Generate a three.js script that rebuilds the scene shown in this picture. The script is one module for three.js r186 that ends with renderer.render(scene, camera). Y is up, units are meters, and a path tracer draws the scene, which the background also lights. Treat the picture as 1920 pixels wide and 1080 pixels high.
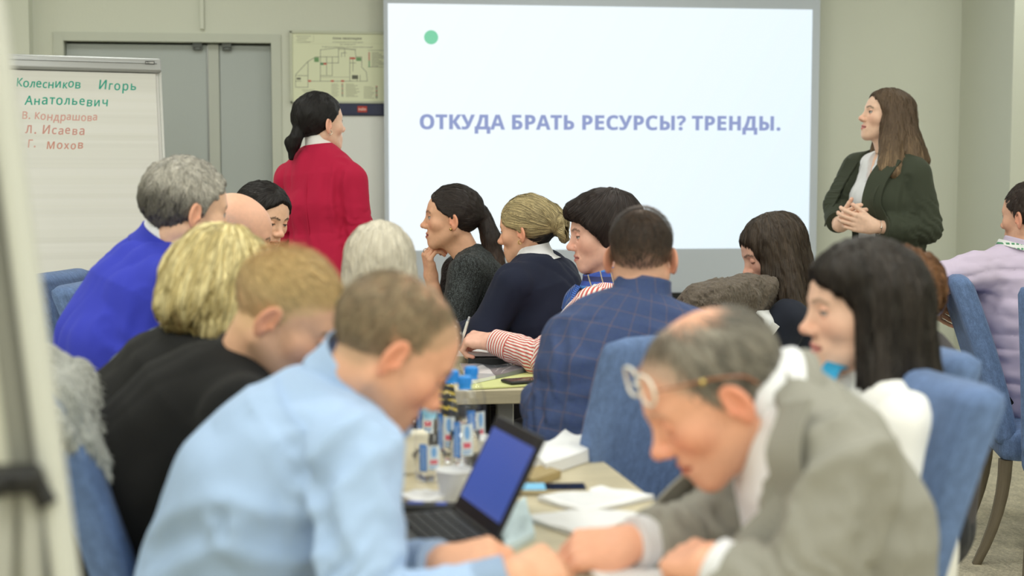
import * as THREE from 'three';
import { RoundedBoxGeometry } from 'three/addons/geometries/RoundedBoxGeometry.js';
import { mergeGeometries } from 'three/addons/utils/BufferGeometryUtils.js';
import { RectAreaLightUniformsLib } from 'three/addons/lights/RectAreaLightUniformsLib.js';
import { createNoise3D } from 'simplex-noise';

// ---------------------------------------------------------------- camera, light, exposure
const DEG = Math.PI / 180, FOCAL = 2667, EYE = 1.38, YAW = -7.2 * DEG, PITCH = -4.5 * DEG;
const scene = new THREE.Scene();
scene.background = new THREE.Color(0x000000);
const camera = new THREE.PerspectiveCamera(2 * Math.atan(540 / FOCAL) / DEG, 16 / 9, 0.1, 60);
camera.position.set(0, EYE, 0);
camera.rotation.order = 'YXZ';
camera.rotation.set(PITCH, YAW, 0);
camera.updateMatrixWorld(true);
camera.focus = 5.0;
camera.userData.fStop = 2.1;
const renderer = new THREE.WebGLRenderer({ antialias: true });
renderer.toneMapping = THREE.LinearToneMapping;
renderer.toneMappingExposure = 1.0;
renderer.shadowMap.enabled = true;
RectAreaLightUniformsLib.init();
const CEILING = 3.0, PANEL_LIGHT = [8, 15, 18, 20, 20, 20], PANEL_COLOR = new THREE.Color(0.985, 1.0, 0.94);
const ROOM = { x0: -4.2, x1: 4.6, z0: -7.66, z1: 5.4 };
const SLIDE_LIGHT = 0.35;

// ---------------------------------------------------------------- small helpers
function rng(seed) { let s = seed >>> 0; return () => { s = (s + 0x6d2b79f5) >>> 0; let t = s; t = Math.imul(t ^ (t >>> 15), t | 1); t ^= t + Math.imul(t ^ (t >>> 7), t | 61); return ((t ^ (t >>> 14)) >>> 0) / 4294967296; }; }
const noise = createNoise3D(rng(11));
const V = (x = 0, y = 0, z = 0) => new THREE.Vector3(x, y, z);
const lerp = (a, b, t) => a + (b - a) * t, clamp = (x, a, b) => Math.min(b, Math.max(a, x));
const sstep = (a, b, x) => { const t = clamp((x - a) / (b - a), 0, 1); return t * t * (3 - 2 * t); };
const rgb = (r, g, b) => new THREE.Color().setRGB(r / 255, g / 255, b / 255, THREE.SRGBColorSpace);
const lin = (r, g, b) => { const c = rgb(r, g, b); return [c.r, c.g, c.b]; };
// a point in the room seen at (px, py) of the 1920 x 1080 frame and d metres in front of the lens
function at(px, py, d) { return V((px - 960) / FOCAL * d, (540 - py) / FOCAL * d, -d).applyMatrix4(camera.matrixWorld); }
// the same on a level plane at height h
function onPlane(px, py, h) { const p = at(px, py, 1), o = camera.position; const t = (h - o.y) / (p.y - o.y); return V(o.x + (p.x - o.x) * t, h, o.z + (p.z - o.z) * t); }
// heading (degrees about y, 0 = towards +z) of something that looks turned by a degrees when seen at column px
const heading = (px, a) => a + Math.atan((960 - px) / FOCAL) / DEG + YAW / DEG;
const used = new Map();
function numbered(name) { const n = used.get(name) ?? 0; used.set(name, n + 1); return n ? name + '_' + String(n).padStart(3, '0') : name; }
function tag(o, label, category, group) { if (label) o.userData.label = label; if (category) o.userData.category = category; if (group) o.userData.group = group; return o; }
function thing(name, label, category, p = V(), turn = 0, group) {
  const o = new THREE.Group(); o.name = numbered(name); o.position.copy(p); o.rotation.y = turn; scene.add(o); return tag(o, label, category, group);
}
function part(name, geo, m, parent, label) {
  const o = new THREE.Mesh(Array.isArray(geo) ? join(geo) : geo, m); o.name = name; o.castShadow = o.receiveShadow = true;
  if (label) o.userData.label = label; (parent ?? scene).add(o); return o;
}
function struct(name, geo, m, parent) { const o = part(name, geo, m, parent); if (!parent) o.userData.kind = 'structure'; return o; }
function join(list) { return list.length === 1 ? list[0] : mergeGeometries(list.map((g) => { const n = g.index ? g.toNonIndexed() : g; for (const k of Object.keys(n.attributes)) if (!['position', 'normal', 'uv'].includes(k)) n.deleteAttribute(k); return n; })); }
function copyOf(o, label) { const c = o.clone(); c.name = numbered(o.name.replace(/_\d+$/, '')); c.userData = { ...o.userData }; if (label) c.userData.label = label; scene.add(c); return c; }
// box geometry with uv in metres
function box(w, h, d, x = 0, y = 0, z = 0, r = 0) {
  const g = r ? new RoundedBoxGeometry(w, h, d, 2, r) : new THREE.BoxGeometry(w, h, d);
  const p = g.attributes.position, n = g.attributes.normal, uv = g.attributes.uv;
  for (let i = 0; i < p.count; i++) {
    const ax = Math.abs(n.getX(i)), ay = Math.abs(n.getY(i)), az = Math.abs(n.getZ(i));
    if (ax >= ay && ax >= az) uv.setXY(i, p.getZ(i), p.getY(i)); else if (ay >= az) uv.setXY(i, p.getX(i), p.getZ(i)); else uv.setXY(i, p.getX(i), p.getY(i));
  }
  return g.translate(x, y, z);
}
function rod(a, b, r0, r1 = r0, seg = 14) {
  const d = b.clone().sub(a), g = new THREE.CylinderGeometry(r1, r0, d.length(), seg, 1);
  return g.applyQuaternion(new THREE.Quaternion().setFromUnitVectors(V(0, 1, 0), d.clone().normalize())).translate(...a.clone().add(b).multiplyScalar(0.5).toArray());
}
const pipe = (pts, r, seg = 40, rad = 8, closed = false) => new THREE.TubeGeometry(new THREE.CatmullRomCurve3(pts, closed), seg, r, rad, closed);
function lathe(profile, seg = 28) { return new THREE.LatheGeometry(profile.map(([r, y]) => new THREE.Vector2(r, y)), seg); }

// ---------------------------------------------------------------- textures and materials
function canvasTexture(w, h, draw, srgb = true) {
  const c = document.createElement('canvas'); c.width = w; c.height = h; draw(c.getContext('2d'), w, h);
  const t = new THREE.CanvasTexture(c); if (srgb) t.colorSpace = THREE.SRGBColorSpace; t.magFilter = THREE.LinearFilter; return t;
}
function dataTexture(w, h, f, srgb = false) {
  const d = new Uint8Array(w * h * 4);
  for (let y = 0; y < h; y++) for (let x = 0; x < w; x++) { const v = f(x, y); const o = (y * w + x) * 4; if (v.length) { d[o] = v[0]; d[o + 1] = v[1]; d[o + 2] = v[2]; } else d[o] = d[o + 1] = d[o + 2] = v; d[o + 3] = 255; }
  const t = new THREE.DataTexture(d, w, h); t.wrapS = t.wrapT = THREE.RepeatWrapping; t.magFilter = THREE.LinearFilter; if (srgb) t.colorSpace = THREE.SRGBColorSpace; t.needsUpdate = true; return t;
}
const sized = (t, mx, my = mx) => { const c = t.clone(); c.wrapS = c.wrapT = THREE.RepeatWrapping; c.repeat.set(1 / mx, 1 / my); c.needsUpdate = true; return c; };
// noise that tiles over w x h pixels
const tileNoise = (x, y, w, h, fx, fy, z = 0) => { const a = x / w * 2 * Math.PI, b = y / h * 2 * Math.PI, ra = fx / 6.283, rb = fy / 6.283; return (noise(Math.cos(a) * ra + 7, Math.sin(a) * ra, Math.cos(b) * rb + z) + noise(Math.sin(b) * rb + z, Math.cos(a) * ra - 5, Math.sin(a) * ra + 3)) * 0.5; };
const R1 = rng(5);
const weaveBump = dataTexture(128, 128, (x, y) => clamp(128 + 50 * Math.sin(x / 128 * 2 * Math.PI * 32) * Math.sin(y / 128 * 2 * Math.PI * 32) + 50 * (R1() - 0.5), 0, 255));
const tweedMap = dataTexture(256, 256, (x, y) => { const n = tileNoise(x, y, 256, 256, 70, 70), v = clamp(130 + 120 * n + 110 * (R1() - 0.5) + 14 * tileNoise(x, y, 256, 256, 8, 8, 4), 25, 255); return [v, v, v]; }, true);
const woolMap = dataTexture(256, 256, (x, y) => { const n = tileNoise(x, y, 256, 256, 50, 50), v = clamp(205 + 50 * n + 50 * (R1() - 0.5), 60, 255); return [v, v, v]; }, true);
const wallBump = dataTexture(256, 256, (x, y) => 128 + 60 * tileNoise(x, y, 256, 256, 40, 40) + 40 * tileNoise(x, y, 256, 256, 90, 90, 3));
const std = (color, roughness = 0.6, o = {}) => new THREE.MeshStandardMaterial({ color, roughness, ...o });
const phys = (color, roughness = 0.6, o = {}) => new THREE.MeshPhysicalMaterial({ color, roughness, ...o });
const cloth = (color, o = {}) => phys(color, 0.9, { bumpMap: sized(weaveBump, 0.09), bumpScale: 0.0008, sheen: 0.25, sheenRoughness: 0.6, sheenColor: new THREE.Color(0.5, 0.5, 0.5), ...o });
const M = {
  wall: std(rgb(212, 215, 202), 0.85, { bumpMap: sized(wallBump, 0.5), bumpScale: 0.0006 }),
  ceiling: std(rgb(235, 235, 230), 0.9),
  door: std(rgb(176, 183, 182), 0.55), doorFrame: std(rgb(186, 190, 182), 0.5), dark: std(rgb(28, 28, 30), 0.5),
  steel: std(rgb(150, 152, 152), 0.35, { metalness: 0.8 }), alu: std(rgb(205, 206, 203), 0.35, { metalness: 0.35 }), white: std(rgb(236, 236, 232), 0.5), black: std(rgb(18, 18, 20), 0.45),
  paper: std(rgb(240, 241, 243), 0.85),
};
// ---------------------------------------------------------------- the room
const carpetMap = dataTexture(256, 256, (x, y) => { const v = 0.82 + 0.1 * tileNoise(x, y, 256, 256, 50, 50) + 0.16 * (R1() - 0.5) + 0.07 * tileNoise(x, y, 256, 256, 9, 9, 2); return [232 * v, 221 * v, 194 * v]; }, true);
const carpetBump = dataTexture(256, 256, () => 255 * R1());
{
  const W = ROOM.x1 - ROOM.x0, L = ROOM.z1 - ROOM.z0, cx = (ROOM.x0 + ROOM.x1) / 2, cz = (ROOM.z0 + ROOM.z1) / 2;
  struct('floor', box(W + 0.4, 0.2, L + 0.4, cx, -0.1, cz), std(0xffffff, 0.95, { map: sized(carpetMap, 0.8), bumpMap: sized(carpetBump, 0.5), bumpScale: 0.003 }));
  struct('ceiling', box(W + 0.4, 0.2, L + 0.4, cx, CEILING + 0.1, cz), M.ceiling);
  struct('wall_left', box(0.2, CEILING, L + 0.4, ROOM.x0 - 0.1, CEILING / 2, cz), M.wall);
  struct('wall_right', box(0.2, CEILING, L + 0.4, ROOM.x1 + 0.1, CEILING / 2, cz), M.wall);
  struct('wall_behind', box(W, CEILING, 0.2, cx, CEILING / 2, ROOM.z1 + 0.1), M.wall);
}
// the wall with the screen, opened for the double door
const WZ = ROOM.z0;
const onWall = (px, py, z = WZ) => { const p = at(px, py, 1).sub(camera.position); const t = z / p.z; return V(p.x * t, EYE + p.y * t, z); };
const dl = onWall(100, 60).x, dr = onWall(526, 66).x, dh = onWall(320, 62).y;
{
  const t = 0.24;
  struct('wall_front', [box(dl - ROOM.x0, CEILING, t, (dl + ROOM.x0) / 2, CEILING / 2, WZ - t / 2), box(ROOM.x1 - dr, CEILING, t, (dr + ROOM.x1) / 2, CEILING / 2, WZ - t / 2), box(dr - dl, CEILING - dh, t, (dl + dr) / 2, (CEILING + dh) / 2, WZ - t / 2)], M.wall);
  // pilasters that stand out from it
  const px1 = onWall(68, 300).x, q0 = onWall(1797, 300).x;
  struct('wall_pilaster_left', box(px1 - ROOM.x0, CEILING, 0.10, (px1 + ROOM.x0) / 2, CEILING / 2, WZ + 0.05), M.wall);
  struct('wall_pilaster_right', box(ROOM.x1 - q0, CEILING, 0.62, (ROOM.x1 + q0) / 2, CEILING / 2, WZ + 0.31), M.wall);
  struct('trim_1', box(0.022, CEILING - dh - 0.02, 0.02, onWall(379, 30).x, (CEILING + dh) / 2 + 0.01, WZ + 0.01, 0.004), M.wall);
  struct('baseboard_front', box(q0 - dr, 0.07, 0.014, (q0 + dr) / 2, 0.035, WZ + 0.007), M.doorFrame);
  // double door: frame, a wide and a narrow leaf, and the closers at the head
  const frame = struct('door_1', [box(0.05, dh, 0.14, dl + 0.025, dh / 2, WZ - 0.06), box(0.05, dh, 0.14, dr - 0.025, dh / 2, WZ - 0.06), box(dr - dl - 0.1, 0.045, 0.138, (dl + dr) / 2, dh - 0.0225, WZ - 0.061)], std(rgb(196, 200, 188), 0.6));
  const m = onWall(389, 200).x, m2 = onWall(411, 200).x;
  const leaf = (x0, x1, name) => part(name, box(x1 - x0, dh - 0.055, 0.045, (x0 + x1) / 2, (dh - 0.055) / 2, WZ - 0.07, 0.004), M.door, frame);
  leaf(dl + 0.053, m - 0.002, 'door_leaf'); leaf(m2 + 0.002, dr - 0.053, 'door_leaf');
  part('astragal', box(m2 - m, dh - 0.05, 0.05, (m + m2) / 2, (dh - 0.05) / 2, WZ - 0.067, 0.006), M.doorFrame, frame);
  part('lock_strip', box(0.006, dh - 0.06, 0.003, m + 0.001, (dh - 0.06) / 2, WZ - 0.043), M.steel, frame);
  for (const px of [369, 424]) { const c = onWall(px, 71); const b = part('door_bolt_housing', [box(0.05, 0.02, 0.03, c.x, dh - 0.05, WZ - 0.035, 0.003), box(0.046, 0.018, 0.024, c.x, dh - 0.075, WZ - 0.036, 0.003), box(0.05, 0.012, 0.034, c.x, dh - 0.062, WZ - 0.034, 0.002)], std(rgb(96, 100, 98), 0.4, { metalness: 0.6 }), frame);
    part('screw', [rod(V(c.x - 0.015, dh - 0.075, WZ - 0.024), V(c.x - 0.015, dh - 0.075, WZ - 0.022), 0.004), rod(V(c.x + 0.015, dh - 0.075, WZ - 0.024), V(c.x + 0.015, dh - 0.075, WZ - 0.022), 0.004)], M.black, b); }
  struct('wall_behind_door', box(2.2, 2.6, 0.05, (dl + dr) / 2, 1.3, WZ - 0.32), M.dark);
}
// ceiling panels: each a glowing diffuser in a tray, with its light just below
for (let i = 0; i < 4; i++) for (let j = 0; j < 6; j++) {
  const x = -3.1 + i * 2.2, z = -6.4 + j * 2.1;
  const t = thing('ceiling_light', 'square flush ceiling panel lighting the room overhead', 'ceiling light', V(x, CEILING - 0.025, z), 0, 'square panels in the ceiling');
  part('frame', [box(0.62, 0.03, 0.02, 0, 0, 0.3, 0.004), box(0.62, 0.03, 0.02, 0, 0, -0.3, 0.004), box(0.02, 0.03, 0.6, 0.3, 0, 0, 0.004), box(0.02, 0.03, 0.6, -0.3, 0, 0, 0.004)], M.white, t);
  part('diffuser', box(0.58, 0.012, 0.58, 0, 0.004, 0), std(0xffffff, 0.6, { emissive: PANEL_COLOR, emissiveIntensity: 0.3 + PANEL_LIGHT[j] / 14 }), t);
  const l = new THREE.RectAreaLight(PANEL_COLOR, PANEL_LIGHT[j], 0.56, 0.56); l.name = 'panel_lamp'; l.position.set(0, -0.02, 0); l.rotation.x = -Math.PI / 2; t.add(l);
}
// projection screen: a sheet in front of the wall, black edge and weight bar, lit by the slide
{
  const Z = WZ + 0.09, tl = onWall(720, -60, Z), br = onWall(1533, 549, Z), sl = onWall(727, 9, Z), sr = onWall(1519.5, 461, Z);
  const x0 = onWall(721, 300, Z).x, x1 = onWall(1533, 300, Z).x, top = CEILING - 0.16, bot = br.y;
  const t = thing('projection_screen', 'wide pull-down projection screen hanging on the front wall', 'screen', V((x0 + x1) / 2, 0, Z));
  const cx = (x0 + x1) / 2, W = x1 - x0;
  part('sheet', box(W, top - bot, 0.004, 0, (top + bot) / 2, 0), std(rgb(200, 208, 219), 0.8), t);
  part('housing', box(W + 0.1, 0.13, 0.12, 0, top + 0.06, -0.01, 0.02), M.white, t);
  part('weight_bar', box(W, onWall(1300, 548, Z).y - onWall(1300, 572, Z).y, 0.03, 0, (onWall(1300, 548, Z).y + onWall(1300, 572, Z).y) / 2, 0, 0.004), M.black, t);
  part('weight_bar_edge', box(W, 0.006, 0.034, 0, onWall(1300, 573, Z).y - 0.004, 0, 0.002), M.white, t);
  const sx0 = sl.x, sx1 = onWall(1518.5, 300, Z).x, sy1 = (onWall(727, 9, Z).y + onWall(1519, 15.5, Z).y) / 2, sy0 = (onWall(725, 474, Z).y + onWall(1517, 461, Z).y) / 2, w = sx1 - sx0, h = sy1 - sy0;
  const U = (px) => (onWall(px, 230, Z).x - sx0) / w, Y = (px, py) => 1 - (onWall(px, py, Z).y - sy0) / h;
  const map = canvasTexture(2048, 1160, (g, cw, ch) => {
    const gr = g.createLinearGradient(0, 0, cw, ch); gr.addColorStop(0, '#f6fdff'); gr.addColorStop(0.55, '#f0fbff'); gr.addColorStop(1, '#e6f7ff');
    g.fillStyle = gr; g.fillRect(0, 0, cw, ch);
    g.fillStyle = '#7fd2a9'; g.beginPath(); g.arc(U(809) * cw, Y(809, 70) * ch, 33, 0, 7); g.fill();
    g.fillStyle = '#8f9cca'; g.font = 'bold 100px sans-serif'; g.textBaseline = 'alphabetic';
    const s = 'ОТКУДА БРАТЬ РЕСУРСЫ? ТРЕНДЫ.', x = U(785) * cw, wide = (U(1465) - U(785)) * cw, base = Y(1100, 243) * ch, cap = (Y(1100, 243) - Y(1100, 216)) * ch;
    g.save(); g.translate(x, base); g.scale(wide / g.measureText(s).width, cap / 72); g.fillText(s, 0, 0); g.lineWidth = 2; g.strokeStyle = '#8f9cca'; g.strokeText(s, 0, 0); g.restore();
  });
  const face = new THREE.PlaneGeometry(w, h);
  const slide = part('slide', face, std(0x101010, 0.8, { emissive: 0xffffff, emissiveMap: map, emissiveIntensity: 1.02 }), t, 'bright white projected slide with one line of grey-blue capitals');
  slide.position.set((sx0 + sx1) / 2 - cx, (sy0 + sy1) / 2, 0.0035);
  const l = new THREE.RectAreaLight(new THREE.Color(0.86, 0.96, 1), SLIDE_LIGHT, w, h); l.name = 'slide_lamp'; l.position.set(slide.position.x, slide.position.y, 0.02); l.rotation.y = Math.PI; t.add(l);
}
// evacuation plan in a thin frame, and the whiteboard with the blue rail under it
{
  const a = onWall(543, 58), b = onWall(760, 193), x0 = a.x, x1 = b.x, y1 = a.y, y0 = onWall(600, 194).y, w = x1 - x0, h = y1 - y0;
  const t = thing('evacuation_plan', 'pale green printed evacuation plan in a thin frame on the wall', 'sign', V((x0 + x1) / 2, (y0 + y1) / 2, WZ + 0.012));
  const P = (px, py) => { const p = onWall(px, py); return [(p.x - x0) / w, 1 - (p.y - y0) / h]; };
  const map = canvasTexture(1400, Math.round(1400 * h / w), (g, cw, ch) => {
    g.fillStyle = '#e0e4c6'; g.fillRect(0, 0, cw, ch);
    const k = cw / 217, X = (px, py = 120) => P(px, py)[0] * cw, Yy = (px, py) => P(px, py)[1] * ch;
    const line = (pts, c = '#4c4f42', lw = 5) => { g.strokeStyle = c; g.lineWidth = lw; g.beginPath(); pts.forEach(([x, y], i) => i ? g.lineTo(X(x, y), Yy(x, y)) : g.moveTo(X(x, y), Yy(x, y))); g.stroke(); };
    const text = (s, x, y, px, c = '#4a4b42', al = 'center', wgt = '') => { g.fillStyle = c; g.font = wgt + ' ' + px + 'px sans-serif'; g.textAlign = al; g.fillText(s, X(x, y), Yy(x, y)); };
    text('ПЛАН ЭВАКУАЦИИ', 651, 72, 40, '#4f5046', 'center', 'bold');
    text('из помещений второго этажа здания', 652, 78, 22); text('при пожаре или ЧС', 652, 82.5, 22); text('по адресу: в случае пожара и других чрезвычайных ситуаций', 651, 87.5, 22); text('звонить по телефону', 651, 92, 22);
    for (let i = 0; i < 4; i++) line([[552 + (i % 2) * 2, 65 + i * 4], [580 - (i % 3) * 4, 65 + i * 4]], '#77786a', 5);
    line([[586, 62], [586, 76], [548, 77]], '#a9ac90', 3); line([[548, 80], [720, 80]], '#bcc19f', 2);
    line([[551, 141], [575, 115], [590, 106], [599, 106], [599, 92], [634, 88], [666, 92], [668, 106], [679, 106], [679, 126], [688, 136], [690, 154], [575, 154], [575, 166], [551, 166], [551, 141]], '#4c4f42', 5);
    line([[575, 115], [575, 154]]); line([[599, 106], [599, 154]]); line([[599, 106], [634, 106]]); line([[634, 88], [634, 118], [599, 118]]); line([[611, 106], [611, 143], [600, 143]]); line([[622, 106], [622, 143], [612, 143]]); line([[551, 143], [575, 143]]); line([[551, 154], [562, 154]]); line([[656, 106], [656, 154]]); line([[662, 106], [662, 135]]); line([[656, 118], [668, 118]]); line([[640, 106], [640, 98], [650, 98]]); line([[646, 88], [646, 106]]); line([[670, 142], [670, 154]]); line([[676, 142], [676, 154]]); line([[600, 146], [655, 146]], '#8a8d78', 4);
    g.fillStyle = '#5d6054'; g.fillRect(X(660, 142), Yy(660, 142), 12 * k, 8 * k); g.fillRect(X(553, 147), Yy(553, 147), 8 * k, 4 * k);
    g.fillStyle = '#6f9a68'; g.fillRect(X(587, 107), Yy(587, 107), 9 * k, 9 * k); g.fillRect(X(668, 107), Yy(668, 107), 10 * k, 7 * k); g.fillStyle = '#4f8a63'; g.fillRect(X(599, 118), Yy(599, 118), 6 * k, 4 * k);
    g.fillStyle = '#c2453c'; for (const [x, y, ww] of [[605, 118, 6], [656, 107, 11], [575, 152, 6], [619, 152, 6], [639, 152, 6]]) g.fillRect(X(x, y), Yy(x, y), ww * k, 3.4 * k);
    line([[691, 93], [760, 93]], '#6b6d5c', 4); line([[691, 126], [760, 126]], '#6b6d5c', 4);
    for (let i = 0; i < 9; i++) { g.fillStyle = i < 5 ? '#b9514a' : '#4e9361'; g.fillRect(X(692, 95), Yy(692, 97 + i * 3.3), 2.6 * k, 2.6 * k); line([[698, 98 + i * 3.3], [712 + (i * 5) % 20, 98 + i * 3.3]], '#77796a', 6); }
    for (let i = 0; i < 9; i++) { line([[620, 160 + i * 3], [632 + (i * 3) % 6, 160 + i * 3]], '#8a8c78', 5); line([[648, 160 + i * 3], [664 + (i * 7) % 12, 160 + i * 3]], '#84866f', 6); line([[683, 165 + i * 2.8], [698 + (i * 5) % 7, 165 + i * 2.8]], '#84866f', 5); g.fillStyle = ['#b2564c', '#55594c', '#7f8371'][i % 3]; g.fillRect(X(640, 160), Yy(640, 158.5 + i * 3), 3 * k, 2 * k); g.fillRect(X(706, 165), Yy(706, 163.5 + i * 2.8), 3.5 * k, 2 * k); }
    for (let i = 0; i < 4; i++) line([[563 + i * 2, 171 + i * 2.6], [588 - i, 171 + i * 2.6]], '#8d8f7b', 5);
    line([[554, 190], [600, 190]], '#8d8f7b', 4);
  });
  part('frame', [box(w, 0.014, 0.018, 0, h / 2 - 0.007, 0, 0.003), box(w, 0.014, 0.018, 0, -h / 2 + 0.007, 0, 0.003), box(0.014, h, 0.018, -w / 2 + 0.007, 0, 0, 0.003), box(0.014, h, 0.018, w / 2 - 0.007, 0, 0, 0.003)], std(rgb(196, 200, 180), 0.4), t);
  part('print', new THREE.PlaneGeometry(w - 0.02, h - 0.02).translate(0, 0, 0.003), std(0xffffff, 0.5, { map }), t);
  part('back_panel', box(w - 0.01, h - 0.01, 0.008, 0, 0, -0.004), M.white, t);
  const bx0 = onWall(556, 205).x, bx1 = onWall(800, 205).x, by1 = onWall(640, 194.5).y, by0 = onWall(640, 217).y;
  const wb = thing('whiteboard', 'white magnetic board with a dark blue top rail under the plan', 'whiteboard', V((bx0 + bx1) / 2, 0, WZ));
  const lowY = 0.75;
  part('board', box(bx1 - bx0 + 0.02, by0 - lowY, 0.018, 0, (by0 + lowY) / 2, 0.011, 0.003), std(rgb(226, 228, 226), 0.3), wb);
  const rail = part('rail', box(bx1 - bx0, by1 - by0, 0.03, 0, (by0 + by1) / 2, 0.017, 0.006), std(rgb(32, 40, 74), 0.4), wb);
  const logoMap = canvasTexture(160, 80, (g) => { g.fillStyle = '#b23227'; g.fillRect(0, 0, 160, 80); g.fillStyle = '#e8c9c2'; g.font = 'bold 54px sans-serif'; g.textAlign = 'center'; g.fillText('nobo', 80, 58); });
  const lc = onWall(679, 207), lw = onWall(688, 207).x - onWall(670, 207).x;
  part('maker_badge', box(lw, (by1 - by0) * 0.5, 0.003, lc.x - (bx0 + bx1) / 2, (by0 + by1) / 2 + 0.002, 0.0335), [M.black, M.black, M.black, M.black, std(0xffffff, 0.4, { map: logoMap }), M.black], rail);
  // face uv for the badge
  const g = rail.children[0].geometry, uv = g.attributes.uv; for (let i = 16; i < 20; i++) uv.setXY(i, [0, 1, 0, 1][i - 16], [1, 1, 0, 0][i - 16]);
  part('tray', box(bx1 - bx0, 0.015, 0.06, 0, lowY, 0.03, 0.005), M.alu, wb);
}
// ---------------------------------------------------------------- furniture
function softBox(w, h, d, r, nx = 8, ny = 8, nz = 4, bend) {
  const g = new THREE.BoxGeometry(w, h, d, nx, ny, nz), p = g.attributes.position, n = g.attributes.normal, uv = g.attributes.uv, a = V(), i0 = V(), b = V();
  for (let i = 0; i < p.count; i++) {
    a.fromBufferAttribute(p, i); const m = [n.getX(i), n.getY(i), n.getZ(i)].map(Math.abs);
    i0.set(clamp(a.x, r - w / 2, w / 2 - r), clamp(a.y, r - h / 2, h / 2 - r), clamp(a.z, r - d / 2, d / 2 - r));
    b.copy(a).sub(i0).normalize(); a.copy(i0).addScaledVector(b, r);
    if (m[0] > 0.5) uv.setXY(i, a.z, a.y); else if (m[1] > 0.5) uv.setXY(i, a.x, a.z); else uv.setXY(i, a.x, a.y);
    if (bend) { const q = a.clone().addScaledVector(b, 0.002); bend(a); bend(q); b.copy(q).sub(a).normalize(); }
    p.setXYZ(i, a.x, a.y, a.z); n.setXYZ(i, b.x, b.y, b.z);
  }
  return g;
}
const chairMap = dataTexture(256, 256, (x, y) => { const v = 0.86 + 0.16 * (R1() - 0.5) + 0.1 * tileNoise(x, y, 256, 256, 70, 20) + 0.07 * tileNoise(x, y, 256, 256, 10, 10, 3); return [118 * v, 146 * v, 196 * v]; }, true);
const woodMap = dataTexture(128, 256, (x, y) => { const v = 0.85 + 0.14 * tileNoise(x, y, 128, 256, 40, 3) + 0.05 * (R1() - 0.5); return [138 * v, 126 * v, 106 * v]; }, true);
const tableMap = dataTexture(256, 256, (x, y) => { const v = 0.93 + 0.07 * tileNoise(x, y, 256, 256, 3, 50) + 0.03 * tileNoise(x, y, 256, 256, 4, 12, 7) + 0.02 * (R1() - 0.5); return [222 * v, 210 * v, 178 * v]; }, true);
M.chair = cloth(0xffffff, { map: sized(chairMap, 0.25), bumpScale: 0.0012 });
M.chairWood = std(0xffffff, 0.5, { map: sized(woodMap, 0.2, 0.6) });
M.table = std(0xffffff, 0.45, { map: sized(tableMap, 0.5, 0.5) });
const lean = (a) => { const s = (a.y - 0.48) / 0.54; if (s > 0) a.z -= 0.12 * s + 0.05 * s * s; };
function makeChair(label) {
  const t = thing('upholstered_chair', label, 'chair');
  const back = part('backrest', softBox(0.46, 0.6, 0.085, 0.035, 8, 18, 6, (a) => { a.y += 0.73; a.z -= 0.205 - 0.02 * Math.cos(a.x * 5); lean(a); }), M.chair, t);
  part('seam', pipe([...Array(9)].map((_, i) => { const a = V(-0.2 + 0.05 * i, 1.0, -0.158); a.z += 0.02 * Math.cos(a.x * 5) - 0.02; lean(a); return a; }), 0.0025, 16, 5), M.chair, back);
  part('seat', softBox(0.47, 0.12, 0.47, 0.035, 8, 5, 8, (a) => { a.y += 0.43 + 0.012 * Math.cos(a.x * 6) * Math.cos(a.z * 6); a.z += 0.02; }), M.chair, t);
  const leg = (x, z, dz) => { const g = new THREE.CylinderGeometry(0.03, 0.02, 0.38, 4, 6, false, Math.PI / 4), p = g.attributes.position; for (let i = 0; i < p.count; i++) { const s = 0.5 - p.getY(i) / 0.38; p.setZ(i, p.getZ(i) + dz * s * s); } g.computeVertexNormals(); return g.translate(x, 0.19, z); };
  for (const [x, z, dz] of [[-0.19, 0.2, 0], [0.19, 0.2, 0], [-0.19, -0.19, -0.09], [0.19, -0.19, -0.09]]) part('leg', leg(x, z, dz), M.chairWood, t);
  return t;
}
let chair0;
// a chair whose back's top middle is seen at (px, py) at distance d, looking along heading h
function placeChair(px, d, h, label, lift = 0) {
  const c = chair0 ? copyOf(chair0, label) : (chair0 = makeChair(label));
  const p = at(px, 500, d), a = h * DEG; p.y = 0; p.x += Math.sin(a) * 0.375; p.z += Math.cos(a) * 0.375;
  c.position.copy(p); c.rotation.set(0, a, 0); return c;
}
const chairPlaid = placeChair(1302, 3.16, heading(1302, -140), 'blue upholstered chair directly behind the man in the checked blazer');
const chairStriped = placeChair(1208, 5.08, heading(1208, -104), 'blue upholstered chair whose top corner shows past the checked blazer\'s right shoulder');
const chairLavender = placeChair(1778, 5.2, heading(1778, 98), 'blue chair with its back under the arm of the man in the lavender shirt');
const chairEdge = placeChair(2052, 4.5, heading(2052, 174), 'blue chair back cut off by the right edge of the picture');
const chairGrey = placeChair(1756, 2.56, heading(1762, -62), 'large blue chair back behind the man in the grey suit');
const chairWhite = placeChair(1735, 3.0, heading(1712, -64), 'blue chair of the woman in white, its rounded top corner beside her long hair');
const chairFar = placeChair(100, 5.25, heading(100, 62), 'blue chair in front of the flip chart, outermost of the pair beside the royal-blue blazer');
const chairBald = placeChair(150, 4.75, heading(150, 70), 'lower blue chair of the pair, touching the back of the royal-blue blazer');
const chairCoat = placeChair(1372, 4.62, heading(1372, -112), 'chair hidden under a brown-grey knitted jacket');
const chairThrow = placeChair(66, 2.6, heading(66, 86), 'blue chair with a pale grey shaggy cardigan over its back');

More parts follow.
